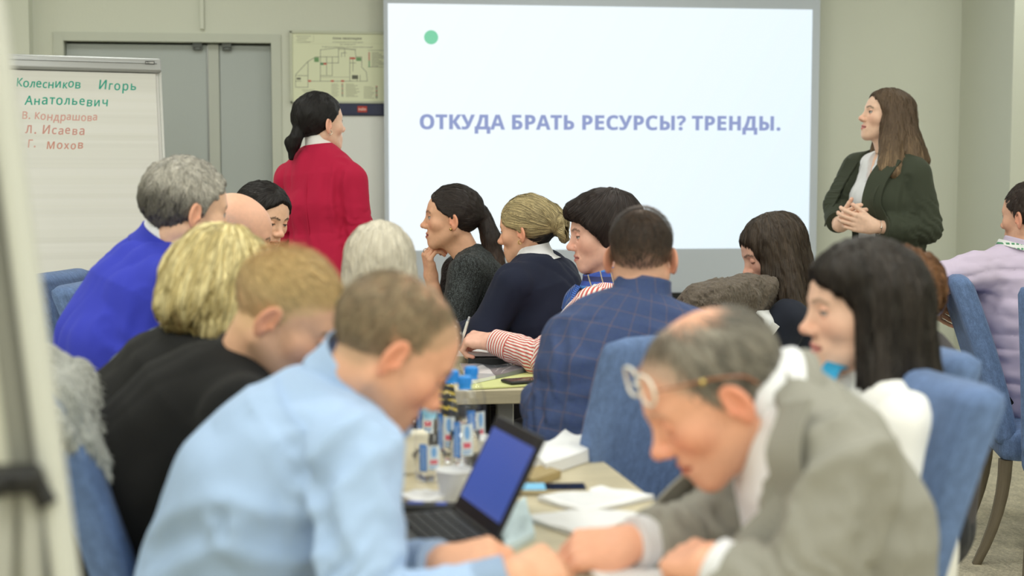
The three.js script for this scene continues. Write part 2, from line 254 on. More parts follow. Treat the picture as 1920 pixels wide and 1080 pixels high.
// tables
function table(name, label, corner, along, across, length, width) {
  const a = along.clone().normalize(), b = across.clone().normalize(), c = corner.clone().addScaledVector(a, length / 2).addScaledVector(b, width / 2);
  const t = thing(name, label, 'table', V(c.x, 0, c.z), Math.atan2(a.x, a.z));
  part('tabletop', box(width, 0.042, length, 0, 0.729, 0, 0.003), M.table, t);
  for (const [x, z] of [[-1, -1], [1, -1], [-1, 1], [1, 1]]) part('leg', box(0.05, 0.706, 0.05, x * (width / 2 - 0.09), 0.353, z * (length / 2 - 0.12), 0.004), M.alu, t);
  part('modesty_panel', box(width - 0.25, 0.3, 0.018, 0, 0.55, -length / 2 + 0.2, 0.002), M.dark, t);
  return t;
}
const nearCorner = onPlane(1086, 829, 0.75), nearAlong = onPlane(1232, 941, 0.75).sub(nearCorner);
const nearAcross = V(-nearAlong.z, 0, nearAlong.x).normalize(); if (nearAcross.x > 0) nearAcross.multiplyScalar(-1);
table('conference_table', 'pale wood table with laptop, papers and water bottles, nearest the viewer', nearCorner, nearAlong, nearAcross, 1.7, 0.62);
const farCorner = onPlane(1012, 730, 0.75);
table('conference_table', 'pale wood table with notebooks at which the middle group sits', farCorner, V(0, 0, -1), V(-1, 0, 0), 1.5, 0.92);

// ---------------------------------------------------------------- flip charts
{
  const a = at(2, 103, 5.95), b = at(298, 112.5, 6.2), w = Math.hypot(b.x - a.x, b.z - a.z), turn = Math.atan2(-(b.z - a.z), b.x - a.x);
  const t = thing('flip_chart', 'flip chart with handwritten names in green and red marker', 'flip chart', V((a.x + b.x) / 2, 0, (a.z + b.z) / 2), turn);
  const H = 1.13, top = (a.y + b.y) / 2, tilt = new THREE.Group();
  const L = (g) => g.translate(0, -H, 0).rotateX(-8 * DEG).translate(0, top, 0);   // leans back about its top edge
  const Lb = (g) => g.rotateX(-9 * DEG).translate(0, top, 0);
  part('board', Lb(box(w, H, 0.02, 0, -H / 2, -0.012, 0.004)), M.white, t);
  const k = 1024, map = canvasTexture(k, Math.round(k * 1.02 / 0.62), (g, cw, ch) => {
    g.fillStyle = '#e9e9e4'; g.fillRect(0, 0, cw, ch);
    for (let i = 0; i < 60; i++) { g.fillStyle = `rgba(${i % 2 ? 255 : 200},${i % 2 ? 255 : 200},${i % 2 ? 250 : 190},0.06)`; g.fillRect(0, R1() * ch, cw, 10 + R1() * 60); }
    const sx = cw / 275, write = (s, px, py, size, color, lw, gap, seed) => {   // px, py: along and down the sheet in photograph-sized units
      const r = rng(seed); let x = px * sx; g.strokeStyle = color; g.lineWidth = lw; g.lineCap = g.lineJoin = 'round';
      for (const c of s) { const z = size * (0.92 + 0.16 * r()); g.font = z + 'px sans-serif'; g.save(); g.translate(x, py * sx + (r() - 0.5) * 10); g.transform(1, 0, -0.12 + 0.1 * (r() - 0.5), 1, 0, 0); g.fillStyle = color; g.globalAlpha = 0.9; g.fillText(c, 0, 0); g.strokeStyle = color; g.lineWidth = lw * 0.7; g.strokeText(c, 0, 0); g.restore(); x += g.measureText(c).width + gap * (0.6 + 0.8 * r()); }
    };
    write('Колесников', 16, 31, 76, '#1fa08a', 3, 1, 3); write('Игорь', 165, 32, 84, '#1fa08a', 3, 6, 4);
    write('Анатольевич', 31, 63, 84, '#1fa089', 3, 5, 5);
    write('В. Кондрашова', 24, 91, 70, '#d9a298', 3, 1, 6); write('Л. Исаева', 30, 117, 80, '#cf9389', 3, 6, 7); write('Г.', 32, 142, 80, '#d9a79c', 3, 4, 8); write('Мохов', 66, 144, 74, '#cf8f80', 3, 6, 9);
  });
  part('paper_pad', [Lb(new THREE.PlaneGeometry(w - 0.035, H - 0.09, 1, 1).translate(-0.002, -H / 2 - 0.02, 0.0125))], std(0xffffff, 0.8, { map }), t);
  part('pad_thickness', Lb(box(w - 0.035, H - 0.09, 0.01, -0.002, -H / 2 - 0.02, 0.007)), M.paper, t);
  const clampBar = part('clamp_rail', Lb(box(w + 0.012, 0.062, 0.05, 0, -0.03, 0.008, 0.012)), std(rgb(176, 178, 178), 0.35, { metalness: 0.3 }), t);
  part('rail_groove', Lb(box(w - 0.03, 0.006, 0.006, 0, -0.024, 0.033, 0.002)), M.steel, clampBar);
  const badge = canvasTexture(128, 48, (g) => { g.fillStyle = '#26282a'; g.fillRect(0, 0, 128, 48); g.fillStyle = '#e8e8e6'; g.font = 'bold 30px sans-serif'; g.textAlign = 'center'; g.fillText('2x3', 30, 35); g.fillRect(58, 14, 60, 8); g.fillRect(58, 27, 60, 8); });
  part('maker_badge', [Lb(new THREE.PlaneGeometry(0.04, 0.014).translate(w / 2 - 0.045, -0.022, 0.0375))], std(0xffffff, 0.4, { map: badge }), clampBar);
  for (const s of [-1, 1]) part('side_rail', Lb(box(0.012, H, 0.026, s * (w / 2 + 0.002), -H / 2, -0.008, 0.003)), M.alu, t);
  const foot = V(0, top - H * Math.cos(9 * DEG), H * Math.sin(9 * DEG));
  part('tray', [box(w, 0.05, 0.012, 0, foot.y - 0.01, foot.z + 0.07, 0.004), box(w, 0.012, 0.08, 0, foot.y - 0.03, foot.z + 0.035, 0.003)], M.alu, t);
  for (const s of [-1, 1]) part('leg', [rod(V(s * (w / 2 - 0.06), top - 0.05, -0.035), V(s * (w / 2 + 0.02), 0, 0.26), 0.014), rod(V(s * (w / 2 - 0.03), 0.62, 0.13), V(s * (w / 2 - 0.03), 0.56, 0.15), 0.02)], M.alu, t);
  part('leg', rod(V(0, top - 0.05, -0.05), V(0, 0, -0.5), 0.014), M.alu, t);
}
{
  // the edge of a second one, close to the lens
  const d = 1.62, top = at(-38, -150, d), low = at(98, 880, d), foot = low.clone().add(low.clone().sub(top).multiplyScalar(0.95)); const k = foot.y < 0.01 ? (top.y - 0.01) / (top.y - foot.y) : 1; foot.lerpVectors(top, foot, k);
  const t = thing('flip_chart', 'edge of a second flip chart, out of focus beside the left border', 'flip chart', V(low.x - 0.3, 0, low.z));
  const Q = (v) => v.clone().sub(t.position), dir = low.clone().sub(top).normalize(), sideways = V(-1, 0, -0.35).normalize();
  const strip = (off, w, th, color, name, depth = 0, from = 0, to = 1.5) => { const a = Q(top).addScaledVector(dir, from).addScaledVector(sideways, off).add(V(0, 0, depth)), g = box(w, to - from, th, 0, -(to - from) / 2, 0, Math.min(w, th) * 0.3); const m = new THREE.Matrix4().makeBasis(sideways.clone().negate(), dir.clone().negate(), V().crossVectors(sideways.clone().negate(), dir.clone().negate())); g.applyMatrix4(m).translate(a.x, a.y, a.z); return part(name, g, color, t); };
  strip(0.36, 0.62, 0.02, std(rgb(204, 204, 190), 0.8), 'board', -0.02, -0.2, 1.02);
  strip(0.036, 0.028, 0.024, std(rgb(128, 128, 120), 0.5), 'side_rail', -0.006, -0.2, 1.02);
  part('leg', rod(Q(top), Q(foot), 0.0155), std(rgb(204, 205, 197), 0.45, { metalness: 0.1 }), t);
  const kn = Q(at(52, 898, d - 0.02));
  const joint = part('clamp', [box(0.075, 0.03, 0.05, kn.x - 0.02, kn.y, kn.z, 0.01), rod(kn.clone().add(V(0.006, 0.0, 0.0)), kn.clone().add(V(0.022, -0.03, 0.0)), 0.012)], M.black, t);
  part('knob', lathe([[0, 0], [0.014, 0], [0.016, 0.006], [0.014, 0.014], [0, 0.016]]).rotateX(Math.PI / 2).translate(kn.x - 0.03, kn.y, kn.z + 0.024), M.black, joint);
  const l1 = Q(at(58, 925, d)), l2 = Q(at(78, 1500, d)), l3 = Q(at(16, 915, d)), l4 = Q(at(-14, 1500, d));
  part('leg', rod(l1, l2, 0.0135), std(rgb(178, 178, 170), 0.45, { metalness: 0.1 }), t); part('leg', rod(l3, l4, 0.0125), std(rgb(176, 176, 168), 0.45, { metalness: 0.1 }), t);
}

// ---------------------------------------------------------------- things on the near table
M.pet = phys(0xffffff, 0.06, { transmission: 1, thickness: 0, ior: 1.45, specularIntensity: 1 });
M.water = phys(0xffffff, 0.0, { transmission: 1, thickness: 0.05, ior: 1.33 });
M.cap = phys(rgb(52, 150, 236), 0.35);
const labelMap = canvasTexture(128, 512, (g) => {
  g.fillStyle = '#3f86de'; g.fillRect(0, 0, 128, 512); g.save(); g.translate(92, 480); g.rotate(-Math.PI / 2); g.strokeStyle = '#dbe9fa'; g.lineWidth = 10; g.lineCap = 'round'; g.beginPath();
  for (let i = 0; i < 7; i++) { g.moveTo(i * 64, 0); g.bezierCurveTo(i * 64 + 6, -70, i * 64 + 44, -70, i * 64 + 40, 0); } g.stroke(); g.restore();
});
const patchMap = canvasTexture(256, 256, (g) => { g.fillStyle = '#dbe5ee'; g.fillRect(0, 0, 256, 256); g.fillStyle = '#79aee8'; g.beginPath(); g.arc(128, 70, 58, 0, 7); g.fill(); g.fillStyle = '#d9657a'; g.fillRect(50, 150, 156, 44); g.fillStyle = '#7fa9dd'; g.fillRect(40, 210, 176, 14); g.fillRect(40, 234, 140, 12); });
labelMap.wrapS = THREE.RepeatWrapping;
function makeBottle(label, s, cap) {
  const t = thing('water_bottle', label, 'bottle'), h = s;
  const prof = [[0.002, 0.004], [0.022, 0], [0.031, 0.004], [0.0325, 0.012], [0.0325, 0.03], [0.031, 0.036], [0.0325, 0.042], [0.0325, 0.11], [0.031, 0.116], [0.0325, 0.122], [0.032, 0.135], [0.028, 0.152], [0.02, 0.168], [0.0135, 0.18], [0.0125, 0.19], [0.0125, 0.198]];
  part('body', lathe(prof.map(([r, y]) => [r, y * h])), M.pet, t);
  part('water', lathe([[0, 0.006], [0.021, 0.004], [0.03, 0.01], [0.0315, 0.03], [0.03, 0.036], [0.0315, 0.042], [0.0315, 0.088], [0, 0.088]].map(([r, y]) => [r, y * h])), M.water, t);
  part('cap', [lathe([[0, 0.206], [0.012, 0.206], [0.0142, 0.203], [0.0146, 0.188], [0.0135, 0.186], [0.0135, 0.182], [0.0145, 0.181], [0.0145, 0.178]].map(([r, y]) => [r, y * h])), ...[...Array(18)].map((_, i) => box(0.0016, 0.014 * h, 0.0016, Math.cos(i / 9 * Math.PI) * 0.0146, 0.1955 * h, Math.sin(i / 9 * Math.PI) * 0.0146))], cap, t);
  const patch = (y0, y1, from, wide) => new THREE.LatheGeometry([[0.0331, y0], [0.0333, (y0 + y1) / 2], [0.0331, y1]].map(([r, y]) => new THREE.Vector2(r, y * h)), 14, from, wide), strip = phys(0xffffff, 0.35, { map: labelMap }), pm = phys(0xffffff, 0.35, { map: patchMap });
  part('label', patch(0.036, 0.112, -0.95, 0.5), strip, t, 'blue label strip with pale script'); part('label', patch(0.04, 0.108, -0.4, 0.8), pm, t);
  return t;
}
{
  const put = (b, px, py, turn) => { b.position.copy(onPlane(px, py, 0.7505)); b.rotation.set(0, turn, 0); return b; };
  const b0 = put(makeBottle('clear water bottle nearest the viewer of the three under bright blue caps', 1, M.cap), 872, 884, 0.05);
  put(copyOf(b0, 'clear water bottle just behind and left of the nearest blue-capped bottle'), 848, 868, -0.3);
  put(copyOf(b0, 'clear water bottle at the back right of the group of blue-capped bottles'), 884, 858, 0.6);
  put(copyOf(b0, 'clear water bottle half hidden behind the face of the man in light blue'), 806, 840, -0.2);
  put(makeBottle('small water bottle with a pale cap, standing left of the blue-capped bottles', 0.74, phys(rgb(160, 214, 240), 0.3)), 806, 902, 0.2);
}
function sheet(label, corners, h, thick, m = M.paper, name = 'paper_sheets', cat = 'paper', curl = 0.004) {   // corners seen in the frame, lying at height h
  const c = corners.map(([x, y]) => onPlane(x, y, h)), mid = c.reduce((s, p) => s.add(p), V()).multiplyScalar(0.25), r = rng(Math.round(mid.x * 1000));
  const t = thing(name, label, cat, V(mid.x, h, mid.z));
  const n = 10, pos = [], idx = [], uv = [], f = (i, j, k) => { const u = i / n, v = j / n, p = c[0].clone().lerp(c[1], u).lerp(c[3].clone().lerp(c[2], u), v).sub(mid); p.y = k * thick + curl * Math.max(0, noise(u * 1.4 + mid.x * 9, v * 1.4, k * 0.2) + 0.2) * (k ? 1 : 0); return p; };
  const W = n + 1; for (let k = 0; k < 2; k++) for (let j = 0; j < W; j++) for (let i = 0; i < W; i++) { const p = f(i, j, k); pos.push(p.x, p.y, p.z); uv.push(i / n, 1 - j / n); }
  const q = (a, b, cc, d) => idx.push(a, b, cc, a, cc, d), id = (i, j, k) => k * W * W + j * W + i;
  for (let j = 0; j < n; j++) for (let i = 0; i < n; i++) { q(id(i, j, 1), id(i, j + 1, 1), id(i + 1, j + 1, 1), id(i + 1, j, 1)); q(id(i, j, 0), id(i + 1, j, 0), id(i + 1, j + 1, 0), id(i, j + 1, 0)); }
  for (let i = 0; i < n; i++) { q(id(i, 0, 0), id(i, 0, 1), id(i + 1, 0, 1), id(i + 1, 0, 0)); q(id(i, n, 0), id(i + 1, n, 0), id(i + 1, n, 1), id(i, n, 1)); q(id(0, i, 0), id(0, i + 1, 0), id(0, i + 1, 1), id(0, i, 1)); q(id(n, i, 0), id(n, i, 1), id(n, i + 1, 1), id(n, i + 1, 0)); }
  let g = new THREE.BufferGeometry(); g.setAttribute('position', new THREE.Float32BufferAttribute(pos, 3)); g.setAttribute('uv', new THREE.Float32BufferAttribute(uv, 2)); g.setIndex(idx); g = g.toNonIndexed(); g.computeVertexNormals();
  part(name === 'paper_sheets' ? 'top_sheet' : 'cover', g, m, t); return t;
}
const scribble = canvasTexture(256, 360, (g) => { g.fillStyle = '#f2f3f5'; g.fillRect(0, 0, 256, 360); g.fillStyle = '#9aa0ad'; for (let i = 0; i < 20; i++) g.fillRect(24, 30 + i * 14, 120 + R1() * 80, 2.5); });
M.printed = std(0xffffff, 0.85, { map: scribble });
sheet('bulky folded stack of white papers at the far end of the table', [[992, 868], [1060, 832], [1142, 852], [1024, 893]], 0.752, 0.026, M.paper, 'paper_sheets', 'paper', 0.011);
sheet('loose white sheets beside the table edge, in front of the phone', [[1008, 938], [1128, 918], [1226, 936], [1098, 964]], 0.752, 0.006, M.printed);
sheet('white sheets spread in front of the grey suit\'s far cuff', [[985, 975], [1110, 958], [1200, 968], [1100, 1012]], 0.752, 0.005);
sheet('sheet of paper under the grey suit\'s near hand', [[1095, 1072], [1235, 1052], [1330, 1084], [1180, 1120]], 0.752, 0.004, M.printed);
sheet('pale blue folded leaflet between laptop and hands', [[925, 975], [985, 948], [1003, 1010], [950, 1040]], 0.752, 0.012, std(rgb(206, 226, 232), 0.8), 'leaflet', 'leaflet', 0.006);
sheet('white note sheets left of the cups and behind the laptop', [[745, 935], [800, 926], [850, 938], [790, 956]], 0.752, 0.01);
sheet('white sheet under the laptop\'s back left corner', [[770, 972], [850, 960], [856, 976], [790, 990]], 0.752, 0.003);
sheet('thick brown notebook with a black band, behind the phone', [[968, 902], [1014, 886], [1052, 896], [1000, 914]], 0.752, 0.016, std(rgb(170, 150, 104), 0.6), 'notebook', 'notebook', 0.001);
{
  const c = onPlane(1036, 920, 0.752), t = thing('smartphone', 'smartphone with a lit pale blue strip on its dark screen', 'phone', c, 78 * DEG + 0.12);
  part('case', box(0.072, 0.008, 0.146, 0, 0.004, 0, 0.0035), std(rgb(200, 186, 150), 0.4), t);
  part('screen', box(0.064, 0.0008, 0.132, 0, 0.0083, 0), std(rgb(16, 18, 30), 0.1), t);
  part('lit_strip', box(0.06, 0.0006, 0.05, 0, 0.009, -0.04), std(rgb(120, 190, 225), 0.3, { emissive: rgb(90, 170, 215), emissiveIntensity: 0.35 }), t);
  const p = thing('pencil_case', 'dark flat case with blue markings beside the cups', 'case', onPlane(808, 958, 0.752), 1.35);
  part('body', softBox(0.05, 0.014, 0.13, 0.006, 4, 3, 8, (a) => { a.y += 0.007; }), M.black, p);
  part('stripe', [box(0.02, 0.001, 0.03, 0.004, 0.0146, -0.03), box(0.024, 0.001, 0.02, 0.0, 0.0146, 0.02)], std(rgb(60, 84, 170), 0.5), p);
  const cup = (label, px, py, r, h) => { const t = thing('paper_cup', label, 'cup', onPlane(px, py, 0.752)); part('body', lathe([[0, 0.003], [r * 0.72, 0.003], [r * 0.74, 0], [r * 0.76, 0.002], [r, h], [r * 0.985, h], [r * 0.72, 0.006], [0, 0.006]]), M.paper, t); part('rim', new THREE.TorusGeometry(r, 0.0018, 8, 28).rotateX(Math.PI / 2).translate(0, h, 0), M.paper, t); return t; };
  cup('white paper cup in front of the water bottles', 852, 938, 0.036, 0.06); cup('white paper cup half hidden by the laptop screen', 905, 872, 0.034, 0.06);
  const bx = thing('tea_box', 'cream carton with small dark print beside the small bottle', 'carton', onPlane(768, 884, 0.752), 0.2);
  part('body', box(0.07, 0.085, 0.05, 0, 0.0425, 0, 0.002), std(rgb(238, 232, 212), 0.7), bx);
  part('lid_flap', box(0.072, 0.012, 0.052, 0, 0.0795, 0, 0.002), std(rgb(238, 232, 212), 0.7), bx);
  part('print', box(0.02, 0.01, 0.0006, 0.01, 0.04, 0.0253), std(rgb(110, 104, 92), 0.7), bx);
}
{
  // laptop
  const h0 = onPlane(850, 968, 0.752), h1 = onPlane(928, 1030, 0.752), ax = h1.clone().sub(h0), W = ax.length(); ax.normalize();
  const t = thing('laptop', 'open dark laptop with a plain blue screen turned to the left', 'laptop', h0.clone().add(h1).multiplyScalar(0.5), Math.atan2(-ax.z, ax.x)), D = 0.19;
  part('base', box(W, 0.014, D, 0, 0.007, D / 2 + 0.004, 0.005), std(rgb(92, 94, 98), 0.4, { metalness: 0.4 }), t);
  const kb = part('keyboard', box(W - 0.03, 0.001, D * 0.56, 0, 0.0143, D * 0.34), M.black, t);
  const key = new RoundedBoxGeometry((W - 0.04) / 12 - 0.003, 0.003, D * 0.1 - 0.003, 1, 0.0008), keyM = std(rgb(44, 45, 48), 0.5);
  for (let i = 0; i < 12; i++) for (let j = 0; j < 5; j++) { const o = part('key', key, keyM, kb); o.position.set(-(W - 0.04) / 2 + (i + 0.5) * (W - 0.04) / 12, 0.0162, D * 0.12 + j * D * 0.105); }
  part('touchpad', box(W * 0.36, 0.001, D * 0.24, 0, 0.0143, D * 0.8), std(rgb(70, 72, 76), 0.3), t);
  const tilt = -27 * DEG, S = (g) => g.rotateX(tilt).translate(0, 0.016, 0.0), H = 0.19;
  const lid = part('lid', S(box(W, H, 0.008, 0, H / 2, -0.004, 0.003)), std(rgb(34, 35, 40), 0.35), t);
  part('bezel', S(box(W - 0.004, H - 0.004, 0.001, 0, H / 2, 0.0004)), M.black, lid);
  part('display', S(box(W - 0.022, H - 0.05, 0.0008, 0, H / 2 + 0.002, 0.0012)), std(rgb(20, 26, 70), 0.25, { emissive: rgb(78, 100, 178), emissiveIntensity: 0.75 }), lid, 'plain blue lit display');
  part('hinge', rod(V(-W * 0.4, 0.014, 0), V(W * 0.4, 0.014, 0), 0.006), M.dark, t);
}
// things on the far table
sheet('open white notebook the striped shirt is writing in', [[858, 650], [945, 652], [968, 668], [850, 668]], 0.787, 0.012, M.paper, 'notebook', 'notebook', 0.0);
sheet('black folder lying under the open notebook', [[872, 672], [955, 672], [962, 690], [878, 690]], 0.753, 0.03, std(rgb(44, 48, 52), 0.5), 'folder', 'folder', 0.0);
sheet('lime green folder under the wrapped magazine at the table\'s edge', [[872, 706], [1000, 700], [1000, 724], [880, 731]], 0.752, 0.004, std(rgb(214, 218, 150), 0.6), 'folder', 'folder', 0.0);
{
  const mg = canvasTexture(256, 180, (g) => { g.fillStyle = '#6f767f'; g.fillRect(0, 0, 256, 180); g.fillStyle = '#e9ecf1'; g.fillRect(0, 0, 110, 180); g.fillStyle = '#8d95a0'; g.beginPath(); g.moveTo(0, 0); g.lineTo(140, 0); g.lineTo(60, 60); g.lineTo(0, 70); g.fill(); g.strokeStyle = '#c3c9d0'; g.lineWidth = 3; for (let i = 0; i < 12; i++) { g.beginPath(); g.moveTo(110 + R1() * 140, R1() * 180); g.lineTo(110 + R1() * 140, R1() * 180); g.stroke(); } g.fillStyle = '#f4f5f7'; g.fillRect(246, 0, 10, 180); });
  sheet('magazine in crinkled clear plastic wrap near the table\'s front edge', [[862, 690], [958, 690], [990, 697], [880, 721]], 0.757, 0.01, phys(0xffffff, 0.35, { map: mg, clearcoat: 1, clearcoatRoughness: 0.15 }), 'magazine', 'magazine', 0.008);
  const p = thing('smartphone', 'black smartphone lying at the elbow of the checked blazer', 'phone', onPlane(990, 716, 0.757), 1.9);
  part('case', box(0.075, 0.009, 0.15, 0, 0.0045, 0, 0.004), M.black, p); part('screen', box(0.066, 0.0008, 0.136, 0, 0.0093, 0), std(rgb(10, 10, 12), 0.08), p);
}
// ---------------------------------------------------------------- figures: distance fields meshed with surface nets
const smin = (a, b, k) => { if (k <= 0) return Math.min(a, b); const h = Math.max(k - Math.abs(a - b), 0) / k; return Math.min(a, b) - h * h * k * 0.25; };
const smax = (a, b, k) => -smin(-a, -b, k);
function capsule(a, b, ra, rb) {
  const ax = a.x, ay = a.y, az = a.z, bx = b.x - ax, by = b.y - ay, bz = b.z - az, il = 1 / Math.max(1e-9, bx * bx + by * by + bz * bz);
  return (x, y, z) => { const px = x - ax, py = y - ay, pz = z - az; let t = (px * bx + py * by + pz * bz) * il; t = t < 0 ? 0 : t > 1 ? 1 : t; const dx = px - bx * t, dy = py - by * t, dz = pz - bz * t; return Math.sqrt(dx * dx + dy * dy + dz * dz) - (ra + (rb - ra) * t); };
}
function ellip(cx, cy, cz, rx, ry, rz) {
  return (x, y, z) => { const a = (x - cx) / rx, b = (y - cy) / ry, c = (z - cz) / rz, k0 = Math.sqrt(a * a + b * b + c * c), d = a / rx, e = b / ry, f = c / rz, k1 = Math.sqrt(d * d + e * e + f * f); return k1 < 1e-6 ? -Math.min(rx, ry, rz) : k0 * (k0 - 1) / k1; };
}
// an elliptical tube between two points with frames (left axis X, forward axis Z) and half widths
function otube(a, b, X, Z, wa, da, wb, db) {
  const d = b.clone().sub(a), L = d.length(), Y = d.clone().divideScalar(L);
  return (x, y, z) => {
    const px = x - a.x, py = y - a.y, pz = z - a.z; let s = px * Y.x + py * Y.y + pz * Y.z; const t = clamp(s / L, 0, 1); s -= t * L;
    const u = px * X.x + py * X.y + pz * X.z, v = px * Z.x + py * Z.y + pz * Z.z, rx = wa + (wb - wa) * t, rz = da + (db - da) * t, ry = Math.min(rx, rz);
    const A = u / rx, B = s / ry, C = v / rz, k0 = Math.sqrt(A * A + B * B + C * C), D = A / rx, E = B / ry, F = C / rz, k1 = Math.sqrt(D * D + E * E + F * F); return k1 < 1e-6 ? -ry : k0 * (k0 - 1) / k1;
  };
}
const united = (list) => (x, y, z) => { let d = 1e3; for (const [f, k] of list) d = smin(d, f(x, y, z), k); return d; };

function netMesh(f, lo, hi, h) {
  const nx = Math.ceil((hi.x - lo.x) / h) + 1, ny = Math.ceil((hi.y - lo.y) / h) + 1, nz = Math.ceil((hi.z - lo.z) / h) + 1, G = new Float32Array(nx * ny * nz), B = 4, far = B * h * 0.87 * 1.7;
  for (let k0 = 0; k0 < nz; k0 += B) for (let j0 = 0; j0 < ny; j0 += B) for (let i0 = 0; i0 < nx; i0 += B) {
    const c = f(lo.x + (i0 + 1.5) * h, lo.y + (j0 + 1.5) * h, lo.z + (k0 + 1.5) * h), skip = Math.abs(c) > far;
    for (let k = k0; k < Math.min(nz, k0 + B); k++) for (let j = j0; j < Math.min(ny, j0 + B); j++) for (let i = i0; i < Math.min(nx, i0 + B); i++) G[(k * ny + j) * nx + i] = skip ? c : f(lo.x + i * h, lo.y + j * h, lo.z + k * h);
  }
  const id = new Int32Array(nx * ny * nz).fill(-1), pos = [], nor = [], idx = [], sx = 1, sy = nx, sz = nx * ny, e = h * 0.35;
  const C = [0, sx, sy, sx + sy, sz, sx + sz, sy + sz, sx + sy + sz], E = [[0, 1], [2, 3], [4, 5], [6, 7], [0, 2], [1, 3], [4, 6], [5, 7], [0, 4], [1, 5], [2, 6], [3, 7]];
  for (let k = 0; k < nz - 1; k++) for (let j = 0; j < ny - 1; j++) for (let i = 0; i < nx - 1; i++) {
    const o = (k * ny + j) * nx + i; let m = 0; for (let c = 0; c < 8; c++) if (G[o + C[c]] < 0) m |= 1 << c;
    if (m === 0 || m === 255) continue;
    let x = 0, y = 0, z = 0, n = 0;
    for (const [a, b] of E) { const A = G[o + C[a]], Bv = G[o + C[b]]; if ((A < 0) === (Bv < 0)) continue; const t = A / (A - Bv); x += (a & 1) + ((b & 1) - (a & 1)) * t; y += ((a >> 1) & 1) + (((b >> 1) & 1) - ((a >> 1) & 1)) * t; z += ((a >> 2) & 1) + (((b >> 2) & 1) - ((a >> 2) & 1)) * t; n++; }
    let X = lo.x + (i + x / n) * h, Y = lo.y + (j + y / n) * h, Z = lo.z + (k + z / n) * h, gx, gy, gz, l;
    const grad = () => { gx = f(X + e, Y, Z) - f(X - e, Y, Z); gy = f(X, Y + e, Z) - f(X, Y - e, Z); gz = f(X, Y, Z + e) - f(X, Y, Z - e); l = Math.sqrt(gx * gx + gy * gy + gz * gz) || 1e-9; };
    grad(); const s = clamp(f(X, Y, Z) * 2 * e / l, -h * 0.5, h * 0.5); X -= gx / l * s; Y -= gy / l * s; Z -= gz / l * s; grad();
    id[o] = pos.length / 3; pos.push(X, Y, Z); nor.push(gx / l, gy / l, gz / l);
  }
  const quad = (a, b, c, d, flip) => { if (a < 0 || b < 0 || c < 0 || d < 0) return; if (flip) idx.push(a, c, b, a, d, c); else idx.push(a, b, c, a, c, d); };
  for (let k = 1; k < nz - 1; k++) for (let j = 1; j < ny - 1; j++) for (let i = 1; i < nx - 1; i++) {
    const o = (k * ny + j) * nx + i, s = G[o] < 0;
    if (s !== G[o + sx] < 0) quad(id[o - sy - sz], id[o - sz], id[o], id[o - sy], !s);
    if (s !== G[o + sy] < 0) quad(id[o - sx - sz], id[o - sx], id[o], id[o - sz], !s);
    if (s !== G[o + sz] < 0) quad(id[o - sx - sy], id[o - sy], id[o], id[o - sx], !s);
  }
  return { pos, nor, idx };
}
function facing(m) {   // every triangle wound to agree with its normals
  const p = m.pos, n = m.nor, x = m.idx;
  for (let t = 0; t < x.length; t += 3) {
    const a = x[t] * 3, b = x[t + 1] * 3, c = x[t + 2] * 3, ux = p[b] - p[a], uy = p[b + 1] - p[a + 1], uz = p[b + 2] - p[a + 2], vx = p[c] - p[a], vy = p[c + 1] - p[a + 1], vz = p[c + 2] - p[a + 2];
    if ((uy * vz - uz * vy) * (n[a] + n[b] + n[c]) + (uz * vx - ux * vz) * (n[a + 1] + n[b + 1] + n[c + 1]) + (ux * vy - uy * vx) * (n[a + 2] + n[b + 2] + n[c + 2]) < 0) { const q = x[t + 1]; x[t + 1] = x[t + 2]; x[t + 2] = q; }
  }
  return m;
}
function plainGeo(m, color) {
  facing(m);
  const g = new THREE.BufferGeometry(); g.setAttribute('position', new THREE.Float32BufferAttribute(m.pos, 3)); g.setAttribute('normal', new THREE.Float32BufferAttribute(m.nor, 3)); g.setIndex(m.idx);
  if (color) { const c = new Float32Array(m.pos.length); for (let i = 0; i < m.pos.length; i += 3) c.set(color(m.pos[i], m.pos[i + 1], m.pos[i + 2], m.nor[i], m.nor[i + 1], m.nor[i + 2]), i); g.setAttribute('color', new THREE.BufferAttribute(c, 3)); }
  return g;
}
// texture coordinates in metres: along each limb and round it, cut where a tailor would cut
function limbUV(m, limbs) {
  facing(m);
  const n = m.idx.length, P = new Float32Array(n * 3), N = new Float32Array(n * 3), U = new Float32Array(n * 2);
  for (let t = 0; t < n; t += 3) {
    let cx = 0, cy = 0, cz = 0; for (let c = 0; c < 3; c++) { const i = m.idx[t + c] * 3; cx += m.pos[i] / 3; cy += m.pos[i + 1] / 3; cz += m.pos[i + 2] / 3; }
    let best = limbs[0], bd = 1e9; for (const l of limbs) { const d = l.f(cx, cy, cz); if (d < bd) { bd = d; best = l; } }
    const ang = (x, y, z) => { const px = x - best.a.x, py = y - best.a.y, pz = z - best.a.z; return Math.atan2(px * best.X.x + py * best.X.y + pz * best.X.z, -(px * best.Z.x + py * best.Z.y + pz * best.Z.z)); };
    const a0 = ang(cx, cy, cz);
    for (let c = 0; c < 3; c++) {
      const i = m.idx[t + c] * 3, o = (t + c) * 3, x = m.pos[i], y = m.pos[i + 1], z = m.pos[i + 2]; P.set([x, y, z], o); N.set([m.nor[i], m.nor[i + 1], m.nor[i + 2]], o);
      let a = ang(x, y, z) - a0; a -= Math.round(a / 6.28319) * 6.28319;
      U[(t + c) * 2] = (a + a0) * best.r; U[(t + c) * 2 + 1] = (x - best.a.x) * best.Y.x + (y - best.a.y) * best.Y.y + (z - best.a.z) * best.Y.z + best.off;
    }
  }
  const g = new THREE.BufferGeometry(); g.setAttribute('position', new THREE.BufferAttribute(P, 3)); g.setAttribute('normal', new THREE.BufferAttribute(N, 3)); g.setAttribute('uv', new THREE.BufferAttribute(U, 2)); return g;
}

